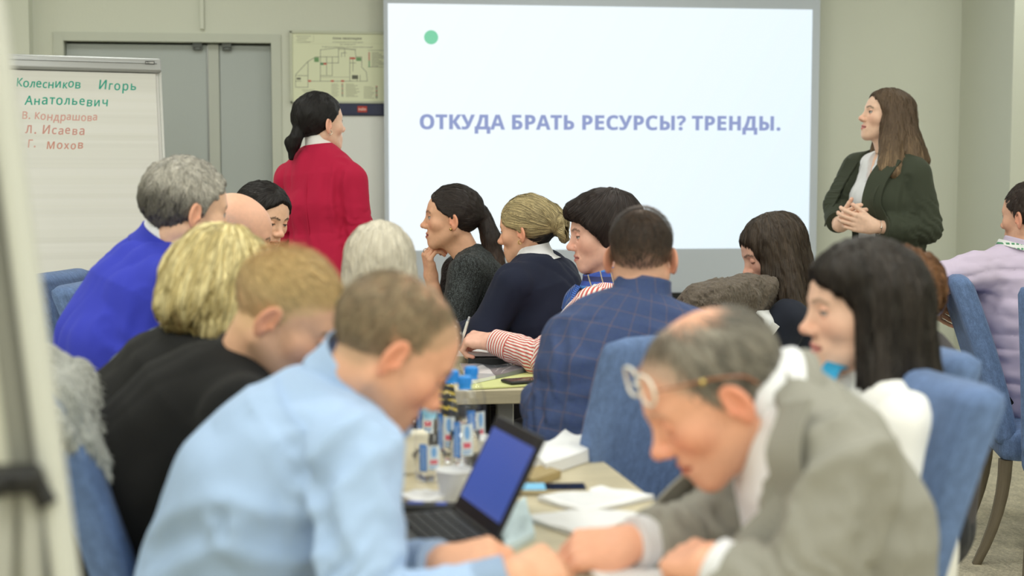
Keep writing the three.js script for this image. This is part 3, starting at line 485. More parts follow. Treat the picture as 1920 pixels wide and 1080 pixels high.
// ---- a head, in its own axes: x to the person's left, y up, z forward, 0.23 m high
function headField(s) {
  const L = [], fem = s.fem ? 1 : 0, add = (f, k) => L.push([f, k, 1]), cut = (f, k) => L.push([f, k, -1]), v = (x, y, z) => V(x, y, z), both = (f) => { f(1); f(-1); };
  const jw = (s.jaw ?? 1) * (fem ? 0.93 : 1), age = s.age ?? 0, full = s.full ?? 0;
  add(ellip(0, 0.032, -0.014, 0.0745, 0.083, 0.097), 0);
  add(ellip(0, 0.03, 0.03, 0.061, 0.058, 0.059), 0.03);
  add(ellip(0, -0.035, 0.021, 0.056 + full * 0.006, 0.076, 0.067), 0.03);
  both((d) => { add(capsule(v(d * 0.05 * jw, -0.05, -0.012), v(d * 0.018 * jw, -0.097, 0.06), 0.02 + full * 0.006, 0.0155), 0.03); add(ellip(d * 0.04, -0.024, 0.051, 0.026 + full * 0.004, 0.024 + full * 0.004, 0.026), 0.022); });
  add(ellip(0, -0.1, 0.067, 0.019 * jw, 0.0155, 0.0155), 0.024);
  both((d) => { add(capsule(v(d * 0.04, 0.0205, 0.068), v(d * 0.01, 0.0195, 0.0845), fem ? 0.0085 : 0.0105, fem ? 0.0085 : 0.0105), 0.016); });
  both((d) => cut(ellip(d * 0.031, 0.001, 0.1015, 0.0205, 0.0145, 0.02), 0.014));
  const nl = s.nose ?? 1;
  add(capsule(v(0, 0.014, 0.083), v(0, -0.029, 0.0985 + 0.004 * nl), 0.0072, 0.0098), 0.012);
  add(ellip(0, -0.0325, 0.1005 + 0.005 * nl, 0.0128, 0.0105, 0.0115), 0.008);
  both((d) => add(ellip(d * 0.0125, -0.0365, 0.0955, 0.0088, 0.0085, 0.011), 0.007));
  both((d) => cut(ellip(d * 0.0065, -0.0445, 0.0985, 0.004, 0.0035, 0.0055), 0.003));
  add(ellip(0, -0.069, 0.0725, 0.031, 0.023, 0.0185), 0.016);
  both((d) => { add(capsule(v(d * 0.021, -0.0675, 0.0805), v(d * 0.004, -0.0622, 0.0905), 0.0036, 0.0052), 0.005); add(capsule(v(d * 0.019, -0.0695, 0.0805), v(0, -0.0748, 0.0885), 0.004, fem ? 0.0068 : 0.006), 0.005); cut(capsule(v(d * 0.0245, -0.0682, 0.082), v(0, -0.0685, 0.0965), 0.0016, 0.0018), 0.004); });
  both((d) => { add(ellip(d * 0.031, 0.001, 0.074, 0.0122, 0.0122, 0.0122), 0.0015); });
  const lid = s.lid ?? 0.003;
  const eyes = [1, -1].map((d) => { const o = ellip(d * 0.031, 0.001, 0.074, 0.0140, 0.0136, 0.0137); return (x, y, z) => Math.min(smax(o(x, y, z), lid - (y - 0.001) - 0.06 * (x * d - 0.031), 0.001), smax(o(x, y, z), (y - 0.001) + 0.0062, 0.001)); });
  for (const e of eyes) add(e, 0.0015);
  if (age) both((d) => { cut(capsule(v(d * 0.019, -0.034, 0.094), v(d * 0.034, -0.066, 0.08), 0.002, 0.0015), 0.012 * age); cut(capsule(v(d * 0.018, -0.011, 0.088), v(d * 0.036, -0.0165, 0.08), 0.002, 0.001), 0.008 * age); });
  const ears = [1, -1].map((d) => {
    const c = Math.cos(0.25), sn = Math.sin(0.25), big = ellip(0, 0, 0, 0.0085, 0.0295, 0.017), hole = ellip(d * 0.008, 0.002, 0.003, 0.0075, 0.0205, 0.0105), lobe = ellip(d * -0.001, -0.027, 0.005, 0.006, 0.0095, 0.0085), tragus = ellip(d * 0.001, -0.007, 0.0145, 0.006, 0.007, 0.005);
    return (x, y, z) => { let X = x - d * (0.0775 + 0.5 * Math.max(0, -0.008 - z)), Y = y + 0.008, Z = z + 0.014; const y1 = c * Y + sn * Z, z1 = -sn * Y + c * Z; Y = y1; Z = z1; let e = smax(big(X, Y, Z), -hole(X, Y, Z), 0.004); e = smin(e, lobe(X, Y, Z), 0.006); return smin(e, tragus(X, Y, Z), 0.003) * 0.9; };
  });
  for (const e of ears) add(e, 0.006);
  if (s.extra) for (const [f, k] of s.extra) add(f, k);
  return (x, y, z) => { let d = 1e3; for (let i = 0; i < L.length; i++) { const [f, k, g] = L[i]; d = g > 0 ? smin(d, f(x, y, z), k) : smax(d, -f(x, y, z), k); } return d; };
}
const near2 = (x, y, pts) => { let m = 1; for (let i = 0; i + 1 < pts.length; i++) { const [ax, ay] = pts[i], [bx, by] = pts[i + 1], ux = bx - ax, uy = by - ay, t = clamp(((x - ax) * ux + (y - ay) * uy) / (ux * ux + uy * uy), 0, 1); m = Math.min(m, Math.hypot(x - ax - ux * t, y - ay - uy * t)); } return m; };
function faceColor(s) {
  const skin = s.skin, lip = s.lip ?? [skin[0] * 0.72, skin[1] * 0.46, skin[2] * 0.46], brow = s.brow ?? [0.05, 0.035, 0.025], mix = (a, b, t) => [lerp(a[0], b[0], t), lerp(a[1], b[1], t), lerp(a[2], b[2], t)];
  const stub = s.stubble ?? 0, iris = s.iris ?? [0.06, 0.05, 0.04];
  return (x, y, z) => {
    const ax = Math.abs(x), ex = ax - 0.031, ey = y - 0.001, ez = z - 0.074, er = Math.sqrt(ex * ex + ey * ey + ez * ez);
    if (er < 0.0131 && z > 0.07) { const gx = ex - (s.gaze ?? 0) * Math.sign(x || 1), gy = ey - (s.gazeY ?? -0.001), q = Math.hypot(gx, gy); return q < 0.0026 ? [0.01, 0.01, 0.01] : q < 0.0062 ? iris : [0.42, 0.38, 0.36]; }
    let c = [...skin]; const n = noise(x * 55, y * 55, z * 55) * 0.035 + noise(x * 160, y * 160, z * 160) * 0.02; c = c.map((v) => v * (1 + n));
    const red = [skin[0] * 1.0, skin[1] * 0.72, skin[2] * 0.68];
    c = mix(c, red, (s.flush ?? 0.5) * 0.8 * Math.exp(-((ax - 0.045) ** 2 + (y + 0.03) ** 2) / 0.0006) * sstep(0.02, 0.05, z)); c = mix(c, red, 0.6 * Math.exp(-(x * x + (y + 0.036) ** 2) / 0.0004) * sstep(0.09, 0.1, z)); c = mix(c, red, 0.75 * sstep(0.073, 0.082, ax) * sstep(0.02, 0.0, z));
    if (stub && z > -0.02) c = mix(c, [0.16, 0.14, 0.13], stub * sstep(-0.045, -0.07, y) * sstep(0.5, 0.2, Math.abs(ax - 0.03) * 8));
    if (z > 0.07) { const l = near2(ax, y, [[0, -0.0625], [0.022, -0.0675]]), l2 = near2(ax, y, [[0, -0.0745], [0.02, -0.069]]); c = mix(c, lip, 0.9 * sstep(0.0062, 0.0042, Math.min(l, l2))); if (near2(ax, y, [[0, -0.0685], [0.024, -0.068]]) < 0.0016) c = mix(c, [lip[0] * 0.45, lip[1] * 0.35, lip[2] * 0.35], 0.8); }
    if (z > 0.045 && s.brow !== null) { const b = near2(ax, y, [[0.014, 0.0195], [0.03, 0.0255], [0.047, 0.0185]]); c = mix(c, brow, (s.browAmount ?? 0.8) * sstep(0.0048, 0.0026, b) * (0.8 + 0.35 * noise(x * 400, y * 150, z * 150))); }
    if (z > 0.06 && er < 0.0165) { const lash = Math.abs(ey - (s.lid ?? 0.003) - 0.06 * ex) < (s.fem ? 0.002 : 0.0014) && Math.abs(ex) < 0.0135; if (lash) c = mix(c, [0.02, 0.015, 0.012], s.fem ? 0.9 : 0.6); else c = mix(c, red, 0.35); }
    if (s.scalp) c = mix(c, s.scalp[0], s.scalp[1](x, y, z) * (1 - sstep(0.074, 0.079, ax) * sstep(0.035, 0.02, Math.abs(y + 0.008)) * sstep(-0.045, -0.03, z)));
    return c;
  };
}
// ---- a hand: palm, four fingers of their own lengths, and a thumb from the side of the palm
function handParts(w, dir, back, side, o = {}) {
  const sc = o.scale ?? 1, D = dir.clone().normalize(), N = back.clone().addScaledVector(D, -back.dot(D)).normalize(), T = V().crossVectors(D, N).multiplyScalar(side).normalize();   // T points to the thumb's side
  const curls = o.curl ?? [0.5, 0.55, 0.6, 0.65], P = (d, t, n) => w.clone().addScaledVector(D, d * sc).addScaledVector(T, t * sc).addScaledVector(N, n * sc), palm = [], fingers = [];
  const K = [[0.092, 0.03], [0.095, 0.0095], [0.091, -0.0105], [0.083, -0.029]], len = [[0.044, 0.027, 0.022], [0.048, 0.03, 0.023], [0.045, 0.028, 0.023], [0.035, 0.021, 0.02]];
  K.forEach(([d, t], i) => palm.push(capsule(P(0.012, t * 0.55, 0), P(d - 0.006, t, 0.001), 0.0155 * sc, (0.0118 - i * 0.0004) * sc)));
  palm.push(capsule(P(0.02, 0.018, -0.008), P(0.055, 0.03, -0.009), 0.016 * sc, 0.013 * sc)); palm.push(capsule(P(0.02, -0.016, -0.007), P(0.06, -0.025, -0.006), 0.015 * sc, 0.012 * sc));
  const ends = [];
  K.forEach(([d, t], i) => {
    let a = P(d, t, 0.001), ang = 0, r = (0.0096 - [0, 0, 0.0003, 0.0014][i]) * sc; const segs = [], spread = (o.spread ?? 0.06) * (1.5 - i) * 0.6, D2 = D.clone().multiplyScalar(Math.cos(spread)).addScaledVector(T, Math.sin(spread)), c = curls[i];
    const cs = Array.isArray(c) ? c : [c, c * 1.25, c * 0.8];
    len[i].forEach((l, j) => { ang += cs[j]; const b = a.clone().addScaledVector(D2, Math.cos(ang) * l * sc).addScaledVector(N, -Math.sin(ang) * l * sc), r2 = r * 0.93; segs.push(capsule(a, b, r, r2)); a = b; r = r2; });
    ends.push({ p: a, n: N.clone().multiplyScalar(Math.cos(ang)).addScaledVector(D2, Math.sin(ang)), r }); fingers.push(segs);
  });
  const th = o.thumb ?? [0.6, 0.55, 0.35], b0 = P(0.026, 0.024, -0.006), dirT = (fo, ou, dn) => D.clone().multiplyScalar(fo).addScaledVector(T, ou).addScaledVector(N, -dn).normalize();
  const d1 = dirT(...th), b1 = b0.clone().addScaledVector(d1, 0.044 * sc), d2 = (o.thumb2 ? dirT(...o.thumb2) : d1.clone().addScaledVector(D, 0.45).normalize()), b2 = b1.clone().addScaledVector(d2, 0.032 * sc), b3 = b2.clone().addScaledVector(d2, 0.022 * sc);
  fingers.push([capsule(b0, b1, 0.0145 * sc, 0.011 * sc), capsule(b1, b2, 0.0112 * sc, 0.0098 * sc), capsule(b2, b3, 0.0098 * sc, 0.0085 * sc)]); ends.push({ p: b3, n: N, r: 0.0085 * sc });
  const fore = o.from ? capsule(o.from, w.clone().addScaledVector(D, 0.01 * sc), (o.wristR ?? 0.029) * 1.08, 0.0235 * sc) : null;
  const field = (x, y, z) => {
    let p = 1e3; for (const f of palm) p = smin(p, f(x, y, z), 0.012); if (fore) p = smin(p, fore(x, y, z), 0.022);
    let d = p; for (const s of fingers) { let q = 1e3; for (const f of s) q = smin(q, f(x, y, z), 0.004); d = Math.min(d, smin(p, q, 0.009)); } return d;
  };
  return { field, ends, from: o.from, cell: o.cell, center: P(0.08, 0, -0.02), knuckle: P(0.093, 0, 0), P };
}

// ---- the whole figure
const torsoAt = (b, t) => { const p = b.spine.getPoint(t); return { p, X: b.hipX.clone().lerp(b.shX, t).normalize() }; };
function build(o) {
  const b = {}, F = o.facing * DEG, fem = o.head.fem;
  b.f = V(Math.sin(F), 0, Math.cos(F)); b.left = V(Math.cos(F), 0, -Math.sin(F));
  const sF = (o.shoulderFacing ?? o.facing) * DEG; b.shX = V(Math.cos(sF), 0, -Math.sin(sF)); b.shF = V(Math.sin(sF), 0, Math.cos(sF)); b.hipX = b.left.clone();
  b.size = o.size ?? 1; const z = b.size;
  b.neck = o.neck.clone(); b.pelvis = o.pelvis.clone();
  const mid = b.pelvis.clone().lerp(b.neck, 0.5).addScaledVector(b.f, -(o.hunch ?? 0.03) * 2);
  b.spine = new THREE.QuadraticBezierCurve3(b.pelvis, mid, b.neck);
  const up = b.neck.clone().sub(b.pelvis).normalize(); b.up = b.neck.clone().sub(b.spine.getPoint(0.8)).normalize();
  const sw = (o.shoulder ?? (fem ? 0.165 : 0.19)) * z, hw = 0.085 * z;
  const sh = (d) => b.neck.clone().addScaledVector(b.shX, d * sw).addScaledVector(b.up, -0.055 * z).addScaledVector(b.shF, 0.012);
  b.shoulder = [o.shoulderL ?? sh(1), o.shoulderR ?? sh(-1)];
  const el = (d, i) => b.shoulder[i].clone().addScaledVector(b.shX, d * 0.05).addScaledVector(up, -0.25 * z).addScaledVector(b.shF, 0.13 * z);
  b.elbow = [o.elbowL ?? el(1, 0), o.elbowR ?? el(-1, 1)];
  const wr = (d, i) => b.elbow[i].clone().addScaledVector(b.shF, 0.22 * z).addScaledVector(b.shX, -d * 0.08).setY(o.tableY ?? 0.8);
  b.wrist = [o.wristL ?? wr(1, 0), o.wristR ?? wr(-1, 1)];
  b.hip = [1, -1].map((d) => b.pelvis.clone().addScaledVector(b.left, d * hw));
  if (o.standing) { b.knee = b.hip.map((h, i) => V(h.x, 0.49 * z, h.z).addScaledVector(b.left, (i ? -1 : 1) * 0.0)); b.ankle = b.knee.map((k) => V(k.x, 0.08, k.z).addScaledVector(b.f, -0.03)); }
  else { b.knee = b.hip.map((h, i) => h.clone().addScaledVector(b.f, (o.thigh ?? 0.4) * z).addScaledVector(b.left, (i ? -1 : 1) * 0.05).setY(0.52)); b.ankle = b.knee.map((k) => V(k.x, 0.09, k.z).addScaledVector(b.f, o.shin ?? -0.04)); }
  // head axes
  const H = o.head, m = new THREE.Matrix4().makeRotationFromEuler(new THREE.Euler((H.pitch ?? 0) * DEG, H.yaw * DEG, (H.roll ?? 0) * DEG, 'YXZ')); const hs = H.scale ?? (fem ? 0.97 : 1.03);
  b.headM = m.scale(V(hs, hs, hs)).setPosition(H.at); b.headI = b.headM.clone().invert(); b.hs = hs;
  b.neckTop = V(0, -0.055, -0.024).applyMatrix4(b.headM);
  const nr = (fem ? 0.047 : 0.058) * z; b.nr = nr;
  const Tw = fem ? [[0, 0.155, 0.115], [0.3, 0.128, 0.098], [0.62, 0.142, 0.112], [0.85, 0.13, 0.09], [0.94, 0.072, 0.06]] : [[0, 0.16, 0.118], [0.3, 0.148, 0.112], [0.62, 0.165, 0.122], [0.85, 0.15, 0.098], [0.94, 0.078, 0.064]];
  const wide = o.wide ?? 1, deep = o.deep ?? 1;
  b.torso = (g, t0 = 0, t1 = 1) => { const L = []; const S = Tw.map(([t, w, d]) => ({ t, w: (w * wide * z) + g, d: (d * deep * z) + g, ...torsoAt(b, t) })); for (let i = 0; i + 1 < S.length; i++) { const A = S[i], B = S[i + 1]; if (B.t < t0 || A.t > t1) continue; const Y = B.p.clone().sub(A.p).normalize(), X = A.X.clone().lerp(B.X, 0.5); X.addScaledVector(Y, -X.dot(Y)).normalize(); L.push([otube(A.p, B.p, X, V().crossVectors(X, Y), A.w, A.d, B.w, B.d), L.length ? 0.05 : 0]); }
    if (fem && o.bust !== 0) { const c = torsoAt(b, 0.66), Y = b.up, fw = V().crossVectors(c.X, Y).normalize(); for (const d of [1, -1]) { const q = c.p.clone().addScaledVector(c.X, d * 0.068).addScaledVector(fw, 0.078 * deep * z); L.push([(x, y, zz) => Math.hypot(x - q.x, y - q.y, zz - q.z) - 0.06 * (o.bust ?? 1) - g, 0.06]); } }
    return L; };
  b.yoke = (g, drop = 0) => [0, 1].map((i) => [capsule(b.neck.clone().addScaledVector(b.up, -0.02 - drop).addScaledVector(b.shX, (i ? -1 : 1) * 0.03), b.shoulder[i], 0.052 * z + g, 0.054 * z + g), 0.06]);
  b.traps = (g) => [0, 1].map((i) => [capsule(b.neck.clone().lerp(b.neckTop, 0.25), b.shoulder[i].clone().lerp(b.neck, 0.35), nr * 0.62 + g, 0.032 * z + g), 0.03]);
  b.arm = (i, g, gEnd = g, to = 2) => { const L = [[capsule(b.shoulder[i], b.elbow[i], 0.054 * z + g, 0.041 * z + (g + gEnd) / 2), o.armBlend ?? 0.016]]; if (to > 1) { const e = b.elbow[i].clone().lerp(b.wrist[i], to - 1); L.push([capsule(b.elbow[i], e, 0.042 * z + (g + gEnd) / 2, lerp(0.042, 0.029, to - 1) * z + gEnd), 0.02]); } return L; };
  b.legs = (g, to = 2) => [0, 1].flatMap((i) => { const L = [[capsule(b.hip[i], b.knee[i], 0.088 * z + g, 0.06 * z + g), 0.05]]; if (to > 1) L.push([capsule(b.knee[i], b.ankle[i], 0.058 * z + g, 0.04 * z + g), 0.03]); return L; });
  b.feet = () => [0, 1].map((i) => [capsule(V(b.ankle[i].x, 0.045, b.ankle[i].z).addScaledVector(b.f, -0.03), V(b.ankle[i].x, 0.036, b.ankle[i].z).addScaledVector(b.f, 0.15), 0.042, 0.034), 0.02]);
  b.limbs = () => {
    const L = [], axis = (a, e, X, r, off, f) => { const Y = e.clone().sub(a).normalize(), x = X.clone().addScaledVector(Y, -X.dot(Y)).normalize(); L.push({ a, Y, X: x, Z: V().crossVectors(x, Y), r, off, f }); };
    axis(b.pelvis, b.neck, b.shX, 0.15, 0, united(b.torso(0).concat(b.yoke(0.0))));
    for (const i of [0, 1]) { const X = b.shX, l = b.shoulder[i].distanceTo(b.elbow[i]); axis(b.shoulder[i], b.elbow[i], X, 0.06, 0, capsule(b.shoulder[i].clone().lerp(b.elbow[i], 0.12), b.elbow[i], 0.054, 0.042)); axis(b.elbow[i], b.wrist[i], X, 0.05, l, capsule(b.elbow[i], b.wrist[i], 0.042, 0.03)); }
    if (o.legUV !== false) for (const i of [0, 1]) axis(b.hip[i], b.knee[i], b.left, 0.08, 0, capsule(b.hip[i].clone().lerp(b.knee[i], 0.3), b.knee[i], 0.085, 0.06));
    return L;
  };
  return b;
}
function bounds(pts, r) { const lo = V(1e9, 1e9, 1e9), hi = V(-1e9, -1e9, -1e9); for (const p of pts) { lo.min(p); hi.max(p); } return [lo.subScalar(r), hi.addScalar(r)]; }
M.skin = phys(0xffffff, 0.48, { vertexColors: true, specularIntensity: 0.6, sheen: 0.15, sheenRoughness: 0.5, sheenColor: new THREE.Color(0.9, 0.5, 0.4) });
M.hair = phys(0xffffff, 0.5, { vertexColors: true, specularIntensity: 0.7 });
const SKIN = { fair: lin(234, 190, 164), warm: lin(228, 180, 150), ruddy: lin(230, 174, 146), pale: lin(238, 198, 176), tan: lin(220, 170, 138) };
let bodyCell = 0.013;
function mergeColored(list) { return mergeGeometries(list.map((g) => { g.deleteAttribute('uv'); return g; })); }
function person(o) {
  const b = build(o), base = V(b.pelvis.x, 0, b.pelvis.z), H = o.head, t = thing('person', o.label, 'person', base, 0, o.group);
  const skin = (H.skin ?? SKIN.fair).map((v, i) => v * [1.1, 1.17, 1.22][i]), rel = (g) => g.translate(-base.x, -base.y, -base.z);
  const seen = [...(o.hands ?? [])];
  const bodyF = united([...b.torso(-0.016), ...b.yoke(-0.018), ...b.traps(-0.012), ...b.arm(0, -0.004), ...b.arm(1, -0.004), ...b.legs(-0.004), ...b.feet(), [capsule(b.neck, b.neckTop, b.nr * 1.0, b.nr * 0.87), 0.02]]);
  const [lo, hi] = bounds([b.pelvis, b.neck, ...b.shoulder, ...b.elbow, ...b.wrist, ...b.knee, ...b.ankle, ...b.hip, b.neckTop], 0.17);
  const flat = () => [skin[0], skin[1], skin[2]];
  const geos = [plainGeo(netMesh(bodyF, lo, hi, o.cell ?? bodyCell * 1.2), (x, y, z) => { const n = 1 + 0.04 * noise(x * 30, y * 30, z * 30); return [skin[0] * n, skin[1] * n, skin[2] * n]; })];
  // the head with the top of the neck, in head axes
  const na = b.neck.clone().applyMatrix4(b.headI), nb = V(0, -0.05, -0.022), hf0 = headField(H), nk = capsule(na, nb, b.nr * 1.03 / b.hs, b.nr * 0.95 / b.hs), nf = capsule(na.clone().lerp(nb, 0.1).add(V(0, 0, 0.018)), V(0, -0.085, 0.02), b.nr * 0.8 / b.hs, 0.026);
  const hf = (x, y, z) => { const h = hf0(x, y, z); if (y > -0.02) return h; return smin(h, smin(nk(x, y, z), nf(x, y, z), 0.02), 0.016); };
  const hg = plainGeo(netMesh(hf, V(-0.105, -0.17, -0.135), V(0.105, 0.128, 0.135), H.cell ?? 0.0034), faceColor({ ...H, skin })); hg.applyMatrix4(b.headM); geos.push(hg);
  for (const h of seen) { const [l2, h2] = bounds([h.from ?? h.center, h.center, ...h.ends.map((e) => e.p), h.P(0, 0.03, 0)], 0.045); geos.push(plainGeo(netMesh(h.field, l2, h2, h.cell ?? 0.0032), (x, y, z, nx, ny, nz) => { let c = flat(); const n = 1 + 0.05 * noise(x * 60, y * 60, z * 60); c = c.map((v) => v * n); for (const e of h.ends) { const d = Math.hypot(x - e.p.x, y - e.p.y, z - e.p.z); if (d < 0.016) { const s = sstep(0.016, 0.006, d); c = [c[0], c[1] * (1 - 0.16 * s), c[2] * (1 - 0.16 * s)]; if (d < e.r * 1.05 && nx * e.n.x + ny * e.n.y + nz * e.n.z > 0.75) c = [c[0] * 1.08, c[1] * 1.2, c[2] * 1.22]; } } return c; })); }
  part('body', rel(mergeColored(geos)), M.skin, t);
  const api = { t, b, o, base, rel, part: (n, g, m, l) => part(n, rel(Array.isArray(g) ? join(g) : g), m, t, l) };
  if (o.hair) hair(api, o.hair);
  return api;
}
// clothes: the figure's own field made thicker, with folds, meshed and given cloth coordinates
function garment(P, name, mat, s) {
  const { b, o } = P, g = s.g ?? 0.014, L = [];
  if (s.torso !== false) L.push(...b.torso(g, s.t0 ?? 0, 1), ...b.yoke(g * 0.8, 0.012)); if (s.traps) L.push(...b.traps(s.traps));
  if (s.legs) L.push(...b.legs(g, s.legs));
  if (s.extra) L.push(...s.extra(b));
  const AR = []; if (s.sleeves !== 0) for (const i of [0, 1]) {
    const to = Array.isArray(s.sleeves) ? s.sleeves[i] : s.sleeves ?? 1.9, A2 = b.arm(i, g, s.cuff ?? g, to);
    if (to > 1) { const e = b.elbow[i].clone().lerp(b.wrist[i], to - 1), n = b.wrist[i].clone().sub(b.elbow[i]).normalize(), k = -n.dot(e), fa = A2[1][0]; A2[1][0] = (x, y, z) => smax(fa(x, y, z), n.x * x + n.y * y + n.z * z + k, 0.008); }   // the sleeve ends at a flat hem
    AR.push(...A2);
  }
  const trunk = united(L), C = s.cuts ? s.cuts(b) : [], CR = [];
  const f0 = (x, y, z) => { let d = L.length ? trunk(x, y, z) : 1e3; for (const c of C) d = smax(d, -c(x, y, z), 0.004); for (const [f, k] of AR) d = smin(d, f(x, y, z), k); return d; };
  // creases: grooves laid on the cloth along lines seen in the photograph
  for (const [pts, w, a] of s.creases ?? []) {
    const fine = []; pts.forEach((p, i) => { if (!i) { fine.push(p); return; } const o = pts[i - 1], n = Math.max(1, Math.ceil(Math.hypot(p[0] - o[0], p[1] - o[1]) / 9)); for (let k = 1; k <= n; k++) fine.push([lerp(o[0], p[0], k / n), lerp(o[1], p[1], k / n)]); });
    const q = fine.map(([px, py]) => { const dir = at(px, py, 1).sub(camera.position).normalize(), p = camera.position.clone().addScaledVector(dir, 1.2); for (let i = 0; i < 200; i++) { const d = f0(p.x, p.y, p.z); if (d < 0.001) return p; p.addScaledVector(dir, Math.max(0.002, d * 0.6)); if (p.distanceTo(camera.position) > 8) break; } return null; }).filter(Boolean);
    const S = []; for (let i = 0; i + 1 < q.length; i++) if (q[i].distanceTo(q[i + 1]) < 0.06) { const m = q[i].clone().add(q[i + 1]).multiplyScalar(0.5); S.push([capsule(q[i], q[i + 1], 0, 0), m]); }
    if (S.length) CR.push([S, w * 1.3, a * 0.75]);
  }
  const wr = s.folds ?? 0.005, fs = s.foldScale ?? 11, q = s.seed ?? 1, dir = s.foldDir ?? V(0.3, 0.25, 1), lowCut = s.bottom;
  const f = (x, y, z) => {
    let d = f0(x, y, z);
    if (CR.length && d < 0.05 && d > -0.05) { for (const [S, w, a] of CR) { let t = 1e3; for (const [c, m] of S) { const ex = x - m.x, ey = y - m.y, ez = z - m.z; if (ex * ex + ey * ey + ez * ez < 0.01) t = Math.min(t, c(x, y, z)); } t /= w; if (t < 3.5) { const end = Math.min(1, Math.min(Math.hypot(x - S[0][1].x, y - S[0][1].y, z - S[0][1].z), Math.hypot(x - S.at(-1)[1].x, y - S.at(-1)[1].y, z - S.at(-1)[1].z)) / 0.04); d += a * end * (Math.exp(-t * t) - 0.4 * Math.exp(-((t - 1.8) ** 2) * 1.3)); } } }
    if (wr && d < 0.06 && d > -0.06) { const u = x * 1.0 + q * 7, n1 = noise(u * fs * dir.x, y * fs * dir.y + q, z * fs * dir.z), n2 = noise(x * fs * 1.6 + 9, y * fs * 1.6 * dir.y + q, z * fs * 1.6); d += wr * ((1 - Math.abs(n1) * 2) * 0.6 + 0.35 * n2); if (s.rings) for (const i of [0, 1]) { const e = b.elbow[i], w = Math.exp(-((x - e.x) ** 2 + (y - e.y) ** 2 + (z - e.z) ** 2) / 0.012); const lx = b.wrist[i].x - b.shoulder[i].x, ly = b.wrist[i].y - b.shoulder[i].y, lz = b.wrist[i].z - b.shoulder[i].z, ll = Math.hypot(lx, ly, lz) || 1; d += w * s.rings * Math.sin((x * lx + y * ly + z * lz) / ll * 190 + 2.5 * noise(x * 14, y * 14, z * 14)); } }
    if (lowCut !== undefined) d = Math.max(d, lowCut - y);
    return d;
  };
  const pts = [b.neck]; if (s.torso !== false) pts.push(b.pelvis, ...b.hip, b.spine.getPoint(0.5)); if (s.sleeves !== 0) pts.push(...b.shoulder, ...b.elbow, ...((s.sleeves ?? 1.9) > 1 ? b.wrist : [])); if (s.legs) pts.push(...b.hip, ...b.knee, ...(s.legs > 1 ? b.ankle : [])); if (s.torso === false && s.legs) pts.shift();
  (P.fields ??= {})[name] = f;
  const [lo, hi] = bounds(pts, 0.2), m = netMesh(f, lo, hi, s.cell ?? bodyCell);
  return P.part(name, limbUV(m, b.limbs()), mat, s.label);
}
// a collar: a band round the neck, open in front
function collar(P, name, mat, s) {
  const { b } = P, A = b.neck.clone().addScaledVector(b.up, (s.y0 ?? -0.02) + 0.03), ax = b.neckTop.clone().sub(b.neck).normalize().lerp(b.up, 0.4).normalize(), X = b.shX.clone().addScaledVector(ax, -b.shX.dot(ax)).normalize(), Z = V().crossVectors(X, ax), r = b.nr + (s.r ?? 0.014), hgt = s.h ?? 0.045, th = s.th ?? 0.004, gap = s.gap ?? 0.35;
  const pos = [], idx = [], n = 48, rows = 6, dip = s.dip ?? 0.02, flare = s.flare ?? 0.01;
  for (let k = 0; k < 2; k++) for (let j = 0; j <= rows; j++) for (let i = 0; i <= n; i++) {
    const a = Math.PI + lerp(-(Math.PI - gap), Math.PI - gap, i / n), c = Math.cos(a), v = j / rows, rr = r + (k ? -th : 0) + flare * (1 - v) * (1 - v) + (s.roll ? s.roll * Math.sin(v * Math.PI) * 0.3 : 0);
    const front = Math.max(0, c), y = v * hgt * (1 - 0.25 * front) - dip * front, p = A.clone().addScaledVector(X, Math.sin(a) * rr).addScaledVector(Z, c * rr * 1.06 + (s.dz ?? 0)).addScaledVector(ax, y); pos.push(p.x, p.y, p.z);
  }
  const W = n + 1, id = (k, j, i) => k * W * (rows + 1) + j * W + i, q = (a, c, d, e) => idx.push(a, c, d, a, d, e);
  for (let j = 0; j < rows; j++) for (let i = 0; i < n; i++) { q(id(0, j, i), id(0, j, i + 1), id(0, j + 1, i + 1), id(0, j + 1, i)); q(id(1, j, i), id(1, j + 1, i), id(1, j + 1, i + 1), id(1, j, i + 1)); }
  for (let i = 0; i < n; i++) { q(id(0, rows, i), id(0, rows, i + 1), id(1, rows, i + 1), id(1, rows, i)); q(id(0, 0, i), id(1, 0, i), id(1, 0, i + 1), id(0, 0, i + 1)); }
  for (let j = 0; j < rows; j++) { q(id(0, j, 0), id(0, j + 1, 0), id(1, j + 1, 0), id(1, j, 0)); q(id(0, j, n), id(1, j, n), id(1, j + 1, n), id(0, j + 1, n)); }
  const g = new THREE.BufferGeometry(); g.setAttribute('position', new THREE.Float32BufferAttribute(pos, 3)); g.setAttribute('uv', new THREE.Float32BufferAttribute(pos.length / 3 * 2, 2)); for (let i = 0; i < pos.length / 3; i++) g.attributes.uv.setXY(i, pos[i * 3] - A.x, pos[i * 3 + 1] - A.y); g.setIndex(idx); g.computeVertexNormals(); return P.part(name, g, mat, s.label);
}
